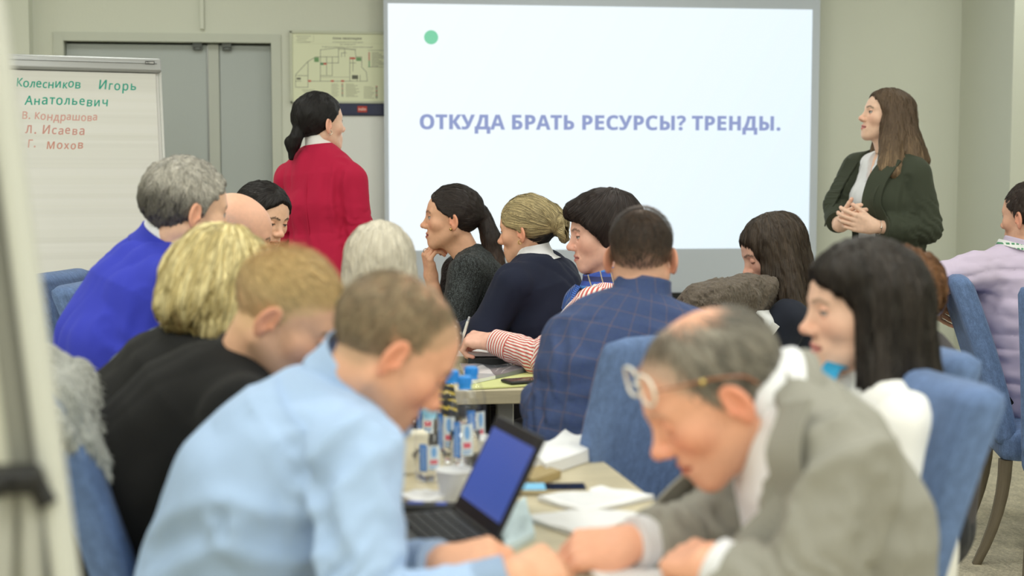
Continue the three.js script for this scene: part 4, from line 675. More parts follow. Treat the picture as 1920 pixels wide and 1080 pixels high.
// ---- hair: a mass shaped in head axes, covered with fine locks that follow its surface
const HAIRLINE = [[-0.09, -0.06], [-0.07, -0.045], [-0.03, -0.026], [-0.018, 0.0], [0.0, 0.012], [0.02, 0.02], [0.035, 0.045], [0.06, 0.064], [0.085, 0.082], [0.13, 0.12]];
const lineAt = (T, y) => { if (y <= T[0][0]) return T[0][1]; for (let i = 0; i + 1 < T.length; i++) if (y <= T[i + 1][0]) return lerp(T[i][1], T[i + 1][1], (y - T[i][0]) / (T[i + 1][0] - T[i][0])); return T.at(-1)[1]; };
function hair(P, s) {
  const { b, t, base } = P, dn = V(0, -1, 0).transformDirection(b.headI).normalize(), toHead = (p) => p.clone().applyMatrix4(b.headI);
  const sh = s.shell ?? {}, E = ellip(0, 0.033 + (sh.up ?? 0), -0.015 - (sh.back ?? 0), 0.0755 + (sh.side ?? 0.008), 0.084 + (sh.top ?? 0.012), 0.097 + (sh.rear ?? 0.01)), line = s.line ?? HAIRLINE, nape = s.nape ?? -0.075, extra = s.mass ? s.mass({ dn, toHead, V }) : [], cuts = s.cut ? s.cut({ dn, toHead }) : [], fz = s.lineShift ?? 0;
  const faceCut = s.faceCut === false ? null : ellip(...(s.faceCut ?? [0, -0.04, 0.075, 0.064, 0.095, 0.05]));
  const wv = s.wave ?? 0.0025, wf = s.waveScale ?? 30;
  const f = s.noBase ? E : (x, y, z) => {
    let d = E(x, y, z); d = smax(d, (z - fz - lineAt(line, y) + (s.widow ?? 0) * Math.abs(x)) * 0.7, s.edge ?? 0.008); d = smax(d, nape - y, s.edge ? s.edge * 1.5 : 0.012);
    for (const [g, k] of extra) d = smin(d, g(x, y, z), k);
    if (faceCut) d = smax(d, -faceCut(x, y, z), 0.006);
    for (const [g, k] of cuts) d = smax(d, -g(x, y, z), k);
    if (d < 0.03 && d > -0.03) d += wv * noise(x * wf + 3, y * wf * 0.4, z * wf) + wv * 0.5 * noise(x * wf * 2.3, y * wf, z * wf * 2.3);
    return d;
  };
  let lo = V(-0.14, -0.14, -0.17), hi = V(0.14, 0.16, 0.15); for (const p of s.reach ?? []) { const q = toHead(p); lo.min(q.clone().subScalar(0.09)); hi.max(q.addScalar(0.09)); }
  if (s.box) { lo.min(s.box[0]); hi.max(s.box[1]); }
  const m = netMesh(f, lo, hi, s.cell ?? 0.0042), r = rng(s.seed ?? 7), col = s.color, tone = s.tone ?? 0.35;
  const shade = s.colorAt ?? (() => col);
  const g0 = plainGeo(m, (x, y, z) => { const n = 0.8 * (1 + tone * noise(x * 90, y * 22, z * 90)), c = shade(x, y, z); return [c[0] * n, c[1] * n, c[2] * n]; });
  // locks
  const whorl = s.whorl ?? V(0, 0.1, -0.04), fall = s.fall ?? 0, tie = s.tie ? s.tie({ toHead }) : null, flow = s.flow ? s.flow({ dn, toHead }) : (p, d) => { if (tie && (!s.tieIf || s.tieIf(p))) { d.copy(tie).sub(p).normalize(); return; } d.copy(p).sub(whorl).normalize(); if (fall) d.lerp(dn, fall).normalize(); if (s.comb) d.lerp(s.comb, s.combAmount ?? 0.5).normalize(); };
  const tri = m.idx.length / 3, area = new Float32Array(tri); let sum = 0; const A = V(), B = V(), C = V();
  for (let i = 0; i < tri; i++) { A.fromArray(m.pos, m.idx[i * 3] * 3); B.fromArray(m.pos, m.idx[i * 3 + 1] * 3); C.fromArray(m.pos, m.idx[i * 3 + 2] * 3); sum += B.clone().sub(A).cross(C.clone().sub(A)).length() / 2; area[i] = sum; }
  const N = Math.round((s.density ?? 42000) * sum), steps = s.steps ?? 7, len = s.length ?? 0.05, lift = s.lift ?? 0.003, wd = s.strand ?? 0.0011, pos = [], nor = [], cl = [], ix = [], p = V(), d = V(), n = V(), sd = V(), e = 0.0015;
  const gr = () => { n.set(f(p.x + e, p.y, p.z) - f(p.x - e, p.y, p.z), f(p.x, p.y + e, p.z) - f(p.x, p.y - e, p.z), f(p.x, p.y, p.z + e) - f(p.x, p.y, p.z - e)).normalize(); };
  for (let i = 0; i < N; i++) {
    let w = r() * sum, a = 0, z = tri - 1; while (a < z) { const h = (a + z) >> 1; if (area[h] < w) a = h + 1; else z = h; }
    A.fromArray(m.pos, m.idx[a * 3] * 3); B.fromArray(m.pos, m.idx[a * 3 + 1] * 3); C.fromArray(m.pos, m.idx[a * 3 + 2] * 3); let u = r(), v = r(); if (u + v > 1) { u = 1 - u; v = 1 - v; } p.copy(A).addScaledVector(B.sub(A), u).addScaledVector(C.sub(A), v);
    if (s.strandIf && !s.strandIf(p)) continue; if (s.dens && r() > s.dens(p.x, p.y, p.z)) continue;
    const L = len * (0.6 + 0.7 * r()), k = 1 + tone * 1.5 * (r() - 0.45), c = shade(p.x, p.y, p.z), jx = (r() - 0.5) * (s.mess ?? 0.25), jy = (r() - 0.5) * (s.mess ?? 0.25), jz = (r() - 0.5) * (s.mess ?? 0.25), st = pos.length / 3, up = (s.liftAt ? s.liftAt(p) : lift) * (0.3 + r());
    for (let j = 0; j <= steps; j++) {
      gr(); const tt = j / steps, off = f(p.x, p.y, p.z) - up * (0.25 + 0.75 * tt) ; p.addScaledVector(n, -off * (fall && tt > 0.6 ? 0.5 : 0.9));
      flow(p, d); d.x += jx; d.y += jy; d.z += jz; d.addScaledVector(n, -d.dot(n) * 0.96).normalize(); sd.crossVectors(d, n).normalize();
      const hw = wd * (1 - 0.75 * tt * tt); for (const q of [-1, 1]) { pos.push(p.x + sd.x * hw * q, p.y + sd.y * hw * q, p.z + sd.z * hw * q); const nx = n.x + sd.x * 0.5 * q, ny = n.y + sd.y * 0.5 * q, nz = n.z + sd.z * 0.5 * q, ll = Math.hypot(nx, ny, nz); nor.push(nx / ll, ny / ll, nz / ll); cl.push(c[0] * k, c[1] * k, c[2] * k); }
      if (j) { const o = st + (j - 1) * 2; ix.push(o, o + 2, o + 1, o + 1, o + 2, o + 3); }
      p.addScaledVector(d, L / steps);
    }
  }
  const g1 = plainGeo({ pos, nor, idx: ix }); g1.setAttribute('color', new THREE.Float32BufferAttribute(cl, 3));
  const g = (s.noBase ? g1 : mergeGeometries([g0, g1])).applyMatrix4(b.headM).translate(-base.x, -base.y, -base.z);
  return part('hair', g, s.mat ?? M.hair, t, s.label);
}
// a strap, ribbon or fold line laid through points, with thickness
function ribbon(pts, nrm, w, th = 0.002, seg = 40) {
  const c = new THREE.CatmullRomCurve3(pts), pos = [], idx = [], uv = [];
  for (let i = 0; i <= seg; i++) { const p = c.getPoint(i / seg), T = c.getTangent(i / seg), Nn = (typeof nrm === 'function' ? nrm(p) : nrm).clone(), S = V().crossVectors(T, Nn).normalize(); Nn.crossVectors(S, T).normalize(); for (const [a, d] of [[-1, 1], [1, 1], [1, -1], [-1, -1]]) { const q = p.clone().addScaledVector(S, a * w / 2).addScaledVector(Nn, d * th / 2); pos.push(q.x, q.y, q.z); uv.push(a * w / 2, i / seg); } }
  for (let i = 0; i < seg; i++) for (let k = 0; k < 4; k++) { const a = i * 4 + k, d = i * 4 + (k + 1) % 4; idx.push(a, d, d + 4, a, d + 4, a + 4); } idx.push(0, 2, 1, 0, 3, 2); const e = seg * 4; idx.push(e, e + 1, e + 2, e, e + 2, e + 3);
  let g = new THREE.BufferGeometry(); g.setAttribute('position', new THREE.Float32BufferAttribute(pos, 3)); g.setAttribute('uv', new THREE.Float32BufferAttribute(uv, 2)); g.setIndex(idx); g = g.toNonIndexed(); g.computeVertexNormals(); return g;
}

// torso coordinates of a figure: u to the person's left, s up the spine from the pelvis, v forward
function torsoAxes(b) { const Y = b.neck.clone().sub(b.pelvis), len = Y.length(); Y.normalize(); const X = b.shX.clone().addScaledVector(Y, -b.shX.dot(Y)).normalize(), Z = V().crossVectors(X, Y); return { X, Y, Z, len, to: (u, s, v) => b.pelvis.clone().addScaledVector(X, u).addScaledVector(Y, s).addScaledVector(Z, v) }; }
// an open front: half width w0 at the neck, w1 at the height s1 above the pelvis, nothing below s1 when closed
function openFront(b, w0, w1, s1 = -0.4, top = 0.0) { const T = torsoAxes(b); return (x, y, z) => { const px = x - b.pelvis.x, py = y - b.pelvis.y, pz = z - b.pelvis.z, u = px * T.X.x + py * T.X.y + pz * T.X.z, s = px * T.Y.x + py * T.Y.y + pz * T.Y.z, v = px * T.Z.x + py * T.Z.y + pz * T.Z.z, w = lerp(w1, w0, clamp((s - s1) / (T.len + top - s1), 0, 1)); return Math.max(Math.abs(u) - w, 0.02 - v, v - 0.26, s1 - s) * 0.8; }; }
// the point of a garment's surface met from outside at (u, s), from the front (1) or the back (-1)
function onCloth(P, name, u, s, side = 1, off = 0.002) { const T = torsoAxes(P.b), f = P.fields[name], p = T.to(u, s, side * 0.4), d = T.Z.clone().multiplyScalar(-side); for (let i = 0; i < 80; i++) { const q = f(p.x, p.y, p.z) - off; if (q < 0.0005 || i * 0 + p.clone().sub(T.to(u, s, 0)).dot(T.Z) * side < 0) break; p.addScaledVector(d, Math.max(q * 0.7, 0.0005)); } return p; }
function clothNormal(P, name, e = 0.03) { const f = P.fields[name]; return (p) => V(f(p.x + e, p.y, p.z) - f(p.x - e, p.y, p.z), f(p.x, p.y + e, p.z) - f(p.x, p.y - e, p.z), f(p.x, p.y, p.z + e) - f(p.x, p.y, p.z - e)).normalize(); }
function strapOn(P, name, pts, w, mat, partName, side = 1, label, th = 0.003) { const q = pts.map(([u, s]) => onCloth(P, name, u, s, side, th * 0.6)); return P.part(partName, ribbon(q, clothNormal(P, name), w, th), mat, label); }

// how thickly short hair grows: inside the hairline, above the nape, thin over a bald spot [y, z, size]
const grows = (nape, shift = 0, bald, soft = 0.01) => (x, y, z) => { let d = sstep(soft, -soft, z - lineAt(HAIRLINE, y) - shift) * sstep(nape - 0.012, nape + 0.016, y); if (Math.abs(x) > 0.073 && y < 0.022 && y > -0.04 && z > -0.032) d = 0; if (bald) d *= 1 - bald[3] * Math.exp(-(((x * x + (y - bald[0]) ** 2 + (z - bald[1]) ** 2) / (bald[2] * bald[2])) ** 2)); return d; };
// ---------------------------------------------------------------- people
const A = at, HAIR = { grey: lin(150, 145, 134), blond: lin(206, 184, 132), platinum: lin(226, 218, 200), dark: lin(40, 33, 31), brown: lin(58, 44, 36) };
const suitTrousers = (P, c, name = 'trousers') => garment(P, name, cloth(c), { torso: false, sleeves: 0, legs: 1.85, g: 0.014, cell: 0.02, folds: 0.004, extra: (b) => b.torso(0.012, 0, 0.25) });
const shoes = (P, c) => P.part('shoes', [0, 1].map((i) => { const a = P.b.ankle[i], q = V(a.x, 0.05, a.z); return softBox(0.095, 0.075, 0.27, 0.034, 5, 5, 8, (v) => { v.y = (v.y + 0.0375) * (1 - 0.35 * sstep(0, 0.13, v.z)); v.x *= 1 - 0.25 * sstep(0.02, 0.14, v.z); }).rotateY(Math.atan2(P.b.f.x, P.b.f.z)).translate(q.x + P.b.f.x * 0.06, 0.002, q.z + P.b.f.z * 0.06); }), std(c, 0.4));

// 1 grey-haired man in the royal blue blazer, seen from behind
{
  const P = person({ label: 'grey-haired man in a royal blue blazer, seen from behind at the left', facing: heading(300, 112), neck: A(303, 487, 3.72), pelvis: A(205, 905, 3.76), hunch: 0.05, wide: 1.12, deep: 1.1,
    head: { at: A(352, 395, 3.7), yaw: heading(352, 112), pitch: 8, skin: SKIN.warm, age: 0.6, scale: 1.05 },
    hair: { color: HAIR.grey, shell: { top: 0.015, side: 0.008, rear: 0.013 }, tone: 0.5, mess: 0.9, length: 0.03, wave: 0.004, seed: 21, strand: 0.0008, density: 70000, colorAt: (x, y, z) => { const t = sstep(-0.03, 0.07, y + 0.4 * z), d = 0.8 + 0.3 * noise(x * 40, y * 40, z * 40); return [lerp(0.17, 0.62, t) * d, lerp(0.16, 0.585, t) * d, lerp(0.14, 0.52, t) * d]; } } });
  garment(P, 'shirt', cloth(rgb(240, 242, 246)), { g: 0.0, sleeves: 0, folds: 0.001, cell: 0.016, traps: 0.004 });
  collar(P, 'shirt_collar', cloth(rgb(244, 245, 248)), { y0: 0.022, h: 0.05, r: 0.016, gap: 0.3, flare: 0.01 });
  garment(P, 'blazer', cloth(rgb(52, 62, 190), { sheenColor: new THREE.Color(0.3, 0.35, 0.9) }), { g: 0.024, sleeves: 1.88, cuff: 0.022, folds: 0.008, foldScale: 9, rings: 0.004, cell: 0.0105, seed: 2, creases: [[[[195, 612], [222, 640], [250, 662]], 0.012, 0.007], [[[202, 672], [232, 690], [262, 690]], 0.012, 0.006], [[[268, 560], [258, 600], [252, 645]], 0.011, 0.008], [[[190, 735], [230, 728], [262, 712]], 0.012, 0.006]], cuts: (b) => [openFront(b, 0.06, 0.0, 0.2)] });
  collar(P, 'blazer_collar', cloth(rgb(50, 60, 184)), { y0: -0.01, h: 0.05, r: 0.024, gap: 0.7, flare: 0.016, th: 0.006 });
  suitTrousers(P, rgb(36, 38, 60)); shoes(P, rgb(24, 20, 18));
}
// 2 bald man beyond him
{
  const P = person({ label: 'bald man with pale stubble, mostly hidden behind the royal-blue blazer', facing: heading(400, 95), neck: A(402, 522, 4.38), pelvis: A(330, 818, 4.42), hunch: 0.05,
    head: { at: A(444, 438, 4.35), yaw: heading(444, 98), pitch: 24, skin: SKIN.ruddy, age: 0.8, scalp: [[0.5, 0.42, 0.4], (x, y, z) => 0.55 * sstep(0.055, 0.02, y) * sstep(0.03, 0.0, z) * (0.6 + 0.4 * noise(x * 120, y * 120, z * 120))] } });
  garment(P, 'shirt', cloth(rgb(96, 100, 112)), { g: 0.012, folds: 0.004, cell: 0.016 }); collar(P, 'collar', cloth(rgb(96, 100, 112)), { h: 0.04 });
  suitTrousers(P, rgb(40, 40, 46)); shoes(P, rgb(24, 20, 18));
}
// 3 dark-haired woman behind the bald man
{
  const P = person({ label: 'dark-haired woman with a centre parting looking down, behind the bald man', facing: heading(480, 60), neck: A(478, 476, 5.03), pelvis: A(440, 760, 5.08),
    head: { at: A(494, 408, 5.0), yaw: heading(494, 42), pitch: 16, roll: -4, fem: true, skin: SKIN.warm, brow: [0.015, 0.012, 0.01], browAmount: 1, lid: -0.001, nose: 1.1 },
    hair: { color: lin(30, 25, 24), shell: { top: 0.012, side: 0.012, rear: 0.02 }, seed: 5, length: 0.06, mess: 0.08, whorl: V(0, 0.12, 0.05), tie: () => V(0, -0.02, -0.13), tieIf: (p) => p.z < 0.02, line: [[-0.09, -0.04], [-0.03, 0.0], [0, 0.016], [0.03, 0.04], [0.06, 0.068], [0.085, 0.083], [0.13, 0.12]], widow: -0.15, cut: () => [[capsule(V(0, 0.16, 0.03), V(0, 0.075, 0.12), 0.0, 0.0), 0.0]], mass: () => [[ellip(0, -0.02, -0.115, 0.04, 0.035, 0.03), 0.02]] } });
  garment(P, 'blouse', cloth(rgb(60, 60, 70)), { g: 0.012, folds: 0.004, cell: 0.016 }); suitTrousers(P, rgb(40, 40, 46)); shoes(P, rgb(20, 18, 18));
}
// 4 woman standing in the crimson blazer
{
  const P = person({ label: 'woman with black hair in a low ponytail standing in a crimson blazer', standing: true, facing: heading(604, 152), neck: A(600, 292, 5.7), pelvis: A(612, 535, 5.7), hunch: 0.0, shoulder: 0.178, wide: 0.88, bust: 0.8,
    shoulderL: A(545, 338, 5.76), shoulderR: A(655, 338, 5.64), elbowL: A(531, 452, 5.82), wristL: A(600, 432, 5.93), elbowR: A(676, 447, 5.64), wristR: A(640, 425, 5.86),
    head: { at: A(601, 231, 5.7), yaw: heading(601, 122), pitch: -5, fem: true, skin: SKIN.fair, lip: lin(190, 100, 100) },
    hair: { color: lin(26, 23, 24), shell: { top: 0.014, side: 0.009, rear: 0.016 }, seed: 8, length: 0.07, mess: 0.06, lift: 0.002, tie: () => V(0.0, -0.035, -0.118), line: [[-0.09, -0.05], [-0.04, -0.03], [-0.01, -0.004], [0.01, 0.02], [0.03, 0.045], [0.06, 0.068], [0.085, 0.083], [0.13, 0.12]],
      mass: ({ toHead }) => [[ellip(0, -0.038, -0.115, 0.024, 0.03, 0.026), 0.02], [capsule(V(0, -0.05, -0.128), toHead(A(549, 268, 5.64)), 0.02, 0.028), 0.012], [capsule(toHead(A(549, 268, 5.64)), toHead(A(546, 296, 5.64)), 0.026, 0.008), 0.02]], reach: [A(548, 296, 5.65)],
      flow: ({ dn }) => (p, d) => { const k = V(0, -0.045, -0.118); if (p.z < -0.122 || p.y < -0.06) d.copy(dn).addScaledVector(V(0, 0, -1), 0.3).normalize(); else d.copy(k).sub(p).normalize(); } } });
  const crim = cloth(rgb(186, 18, 64), { sheen: 0.12, sheenColor: new THREE.Color(0.9, 0.2, 0.4) });
  garment(P, 'blouse', cloth(rgb(236, 234, 232)), { g: 0.0, sleeves: 0, folds: 0.001, cell: 0.02, traps: 0.003 }); collar(P, 'blouse_collar', cloth(rgb(240, 238, 236)), { y0: 0.0, h: 0.05, r: 0.006, gap: 0.5, flare: 0.008 });
  garment(P, 'blazer', crim, { g: 0.015, sleeves: 1.85, cuff: 0.018, folds: 0.006, foldScale: 9, foldDir: V(1, 0.35, 1), rings: 0.004, cell: 0.009, seed: 4, creases: [[[[640, 305], [634, 340], [633, 380], [640, 425]], 0.011, 0.016], [[[541, 390], [546, 430], [548, 480]], 0.01, 0.014], [[[655, 432], [668, 420], [684, 418]], 0.009, 0.006], [[[560, 400], [575, 460], [578, 520]], 0.012, 0.004], [[[612, 400], [610, 450], [613, 510]], 0.012, 0.004]], extra: (b) => b.torso(0.035, 0, 0.25).concat([[capsule(b.pelvis.clone().add(V(0, -0.12, 0)), b.pelvis, 0.16, 0.15), 0.08]]), cuts: (b) => [openFront(b, 0.05, 0.0, 0.16)] });
  collar(P, 'blazer_collar', crim, { y0: -0.03, h: 0.045, r: 0.014, gap: 0.8, flare: 0.014, th: 0.005 });
  P.part('seam', [ribbon([0.46, 0.4, 0.3, 0.2, 0.1, 0.0, -0.08].map((s) => onCloth(P, 'blazer', 0, s, -1, 0.0005)), clothNormal(P, 'blazer'), 0.004, 0.002)], crim, 'centre back seam');
  suitTrousers(P, rgb(30, 30, 36)); shoes(P, rgb(20, 18, 18));
  const e = V(-0.0765, -0.04, -0.006).applyMatrix4(P.b.headM); P.part('earring', new THREE.TorusGeometry(0.008, 0.002, 8, 16).rotateY(0.5).translate(e.x, e.y, e.z), std(rgb(220, 205, 190), 0.2, { metalness: 0.9 }));
}
// 5 woman with the blonde bob, black top
{
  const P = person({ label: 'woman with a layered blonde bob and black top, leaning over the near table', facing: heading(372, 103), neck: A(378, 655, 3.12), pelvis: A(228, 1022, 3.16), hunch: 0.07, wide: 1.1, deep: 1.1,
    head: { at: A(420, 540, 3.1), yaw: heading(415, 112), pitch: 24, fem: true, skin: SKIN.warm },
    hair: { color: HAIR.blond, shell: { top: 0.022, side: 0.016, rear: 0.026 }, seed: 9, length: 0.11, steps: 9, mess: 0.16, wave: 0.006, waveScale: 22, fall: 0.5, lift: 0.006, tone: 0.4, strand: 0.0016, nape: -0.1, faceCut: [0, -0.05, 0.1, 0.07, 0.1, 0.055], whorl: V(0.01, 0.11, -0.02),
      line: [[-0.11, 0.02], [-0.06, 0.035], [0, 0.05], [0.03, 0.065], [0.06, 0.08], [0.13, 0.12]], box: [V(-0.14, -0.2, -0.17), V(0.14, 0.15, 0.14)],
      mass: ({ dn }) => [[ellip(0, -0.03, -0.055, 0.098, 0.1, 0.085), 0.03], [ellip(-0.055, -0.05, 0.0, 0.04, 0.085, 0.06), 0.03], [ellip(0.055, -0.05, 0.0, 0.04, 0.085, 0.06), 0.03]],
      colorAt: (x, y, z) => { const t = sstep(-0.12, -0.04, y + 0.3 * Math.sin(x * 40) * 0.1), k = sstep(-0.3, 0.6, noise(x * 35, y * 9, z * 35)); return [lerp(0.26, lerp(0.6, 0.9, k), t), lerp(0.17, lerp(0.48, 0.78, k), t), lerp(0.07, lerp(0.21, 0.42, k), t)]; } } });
  garment(P, 'top', cloth(rgb(13, 13, 14), { sheen: 0.04 }), { g: 0.016, folds: 0.007, foldScale: 8, cell: 0.012, seed: 6, traps: 0.004 });
  strapOn(P, 'top', [[0.06, 0.52], [0.1, 0.44], [0.1, 0.3]], 0.016, cloth(rgb(190, 206, 186)), 'lanyard', -1);
  suitTrousers(P, rgb(28, 28, 32)); shoes(P, rgb(20, 18, 18));
}
// 6 man with short blond hair, black sweater
{
  const P = person({ label: 'man with short fair hair in a black sweater, looking down', facing: heading(442, 100), neck: A(446, 712, 2.69), pelvis: A(300, 1125, 2.76), hunch: 0.075, wide: 1.08, deep: 1.1,
    head: { at: A(535, 592, 2.65), yaw: heading(535, 80), pitch: 33, skin: lin(216, 164, 132), flush: 0.8, stubble: 0.25, lid: -0.004, scalp: [lin(206, 172, 128), (x, y, z) => 0.8 * sstep(0.012, -0.012, z - lineAt(HAIRLINE, y)) * sstep(-0.09, -0.01, y)] },
    hair: { color: lin(196, 164, 112), noBase: true, dens: ((g) => (x, y, z) => g(x, y, z) * lerp(0.2, 1, sstep(-0.01, 0.05, y)))(grows(-0.05, 0)), liftAt: (p) => lerp(0.0015, 0.012, sstep(0.03, 0.085, p.y)), density: 150000, strand: 0.0006, shell: { top: 0.004, side: 0.001, rear: 0.001 }, seed: 10, length: 0.02, mess: 0.3, lift: 0.004, nape: 0.026, edge: 0.016, tone: 0.4, comb: V(0, 0.2, 1), combAmount: 0.5, line: HAIRLINE.map(([y, z]) => [y, z - 0.004]), colorAt: (x, y, z) => { const t = sstep(0.0, 0.07, y); return [lerp(0.5, 0.68, t), lerp(0.35, 0.48, t), lerp(0.18, 0.22, t)]; } } });
  garment(P, 'sweater', cloth(rgb(12, 12, 13), { roughness: 1, sheen: 0.04 }), { g: 0.02, folds: 0.004, foldScale: 7, cell: 0.011, seed: 8, traps: 0.012 });
  collar(P, 'sweater_collar', cloth(rgb(22, 22, 23)), { y0: -0.02, h: 0.05, r: 0.012, gap: 0.02, flare: 0.012, th: 0.007 });
  suitTrousers(P, rgb(34, 38, 52)); shoes(P, rgb(24, 20, 18));
}
// 7 man in the light blue shirt, nearest on the left
{
  const wL = A(822, 1058, 2.24), eL = A(690, 1085, 2.42), wR = A(955, 1088, 2.11), eR = A(690, 1175, 2.1);
  const hL = handParts(wL, A(960, 1036, 2.2).sub(wL), V(0.15, 0.75, 0.5), 1, { from: eL.clone().lerp(wL, 0.75), curl: [0.75, 0.8, 0.85, 0.9], thumb: [0.75, 0.25, 0.35] });
  const hR = handParts(wR, A(1085, 1040, 2.2).sub(wR), V(-0.1, 0.8, 0.55), -1, { from: eR.clone().lerp(wR, 0.75), curl: [0.7, 0.75, 0.8, 0.85], thumb: [0.8, 0.2, 0.3] });
  const P = person({ label: 'man in a light blue shirt bending over the laptop, nearest on the left', facing: heading(640, 104), neck: A(645, 768, 2.39), pelvis: A(425, 1205, 2.44), hunch: 0.06, wide: 1.08, deep: 1.1,
    shoulderR: A(664, 858, 2.2), elbowR: eR, wristR: wR, elbowL: eL, wristL: wL, hands: [hL, hR],
    head: { at: A(734, 658, 2.35), yaw: heading(734, 104), pitch: 36, skin: lin(224, 166, 134), flush: 0.9, age: 0.5, stubble: 0.3, lid: -0.003, scale: 1.07, scalp: [lin(160, 138, 110), (x, y, z) => 0.65 * grows(-0.055, -0.004, [0.112, 0.0, 0.055, 0.8], 0.014)(x, y, z)] },
    hair: { noBase: true, dens: grows(-0.05, -0.006, [0.112, 0.0, 0.05, 0.75]), color: lin(134, 116, 92), shell: { top: 0.0015, side: 0.0015, rear: 0.002 }, seed: 12, length: 0.015, mess: 0.4, lift: 0.0025, strand: 0.00055, tone: 0.25, density: 140000, lineShift: -0.006, cut: () => [[ellip(0, 0.125, 0.0, 0.04, 0.034, 0.05), 0.006]], colorAt: (x, y, z) => { const q = 0.85 + 0.3 * noise(x * 45, y * 45, z * 45), s = sstep(0.0, -0.05, y); return [lerp(0.33, 0.36, s) * q, lerp(0.25, 0.25, s) * q, lerp(0.155, 0.16, s) * q]; } } });
  const blue = cloth(rgb(172, 198, 234), { sheenColor: new THREE.Color(0.7, 0.8, 1) });
  garment(P, 'shirt', blue, { g: 0.019, sleeves: 1.84, cuff: 0.015, folds: 0.006, foldScale: 8, foldDir: V(0.8, 0.5, 0.9), rings: 0.006, cell: 0.009, seed: 3, traps: 0.006, creases: [[[[728, 790], [660, 830], [612, 885], [598, 915], [610, 965], [628, 1062]], 0.015, 0.022], [[[430, 985], [490, 1008], [560, 1014], [600, 1000]], 0.016, 0.018], [[[262, 1050], [330, 1010], [400, 985]], 0.018, 0.017], [[[600, 915], [560, 880], [545, 850]], 0.014, 0.013], [[[730, 850], [738, 900], [762, 960]], 0.014, 0.014], [[[690, 1000], [720, 990], [770, 1000]], 0.012, 0.008], [[[470, 760], [520, 800], [560, 820]], 0.016, 0.006]] });
  collar(P, 'shirt_collar', blue, { y0: 0.012, h: 0.06, r: 0.034, gap: 0.25, flare: 0.012, th: 0.005 });
  for (const [e, w] of [[eL, wL], [eR, wR]]) P.part('cuff', rod(e.clone().lerp(w, 0.78), e.clone().lerp(w, 1.0), 0.044, 0.04, 28), blue);
  P.part('seam', [ribbon([-0.17, -0.1, 0, 0.1, 0.17].map((u) => onCloth(P, 'shirt', u, 0.46 - Math.abs(u) * 0.1, -1, 0.0008)), clothNormal(P, 'shirt'), 0.005, 0.002)], blue, 'yoke seam across the back');
  suitTrousers(P, rgb(40, 44, 60)); shoes(P, rgb(40, 26, 18));
}
// 8 platinum blonde seen from straight behind
{
  const P = person({ label: 'woman with straight platinum blonde hair, seen from directly behind', facing: heading(712, 182), neck: A(712, 595, 3.56), pelvis: A(712, 905, 3.5), shoulder: 0.14, elbowR: A(798, 706, 3.6), wristR: A(770, 708, 3.85),
    head: { at: A(712, 510, 3.58), yaw: heading(712, 178), pitch: 4, fem: true, skin: SKIN.fair },
    hair: { color: HAIR.platinum, shell: { top: 0.016, side: 0.016, rear: 0.02 }, seed: 14, length: 0.09, mess: 0.05, fall: 0.7, lift: 0.002, tone: 0.22, nape: -0.17, box: [V(-0.14, -0.22, -0.17), V(0.14, 0.15, 0.14)], line: [[-0.2, 0.03], [0, 0.03], [0.03, 0.05], [0.06, 0.07], [0.13, 0.12]], mass: () => [[ellip(0, -0.06, -0.05, 0.096, 0.12, 0.075), 0.03], [ellip(-0.06, -0.08, -0.01, 0.035, 0.11, 0.05), 0.03], [ellip(0.06, -0.08, -0.01, 0.035, 0.11, 0.05), 0.03]], whorl: V(0, 0.13, 0.03) } });
  const dots = canvasTexture(128, 128, (g) => { g.fillStyle = '#15151a'; g.fillRect(0, 0, 128, 128); g.fillStyle = '#d9d9d9'; for (const [x, y] of [[32, 32], [96, 96]]) { g.beginPath(); g.arc(x, y, 13, 0, 7); g.fill(); } });
  garment(P, 'dress', cloth(0xffffff, { map: sized(dots, 0.03) }), { g: 0.012, folds: 0.004, cell: 0.014, seed: 9 });
  const wl = canvasTexture(64, 64, (g) => { g.fillStyle = '#16171c'; g.fillRect(0, 0, 64, 64); g.fillStyle = '#c9b04a'; g.save(); g.translate(32, 32); g.rotate(0.6); g.fillRect(-50, -22, 100, 12); g.fillRect(-50, 8, 100, 12); g.restore(); });
  P.part('scarf', ribbon([A(806, 640, 3.45), A(826, 690, 3.43), A(834, 730, 3.43), A(842, 780, 3.42)], V(0, 0, 1), 0.045, 0.012), cloth(0xffffff, { map: sized(wl, 0.05, 0.2) }), 'black scarf with gold diagonal stripes');
  suitTrousers(P, rgb(24, 24, 28)); shoes(P, rgb(20, 18, 18));
}
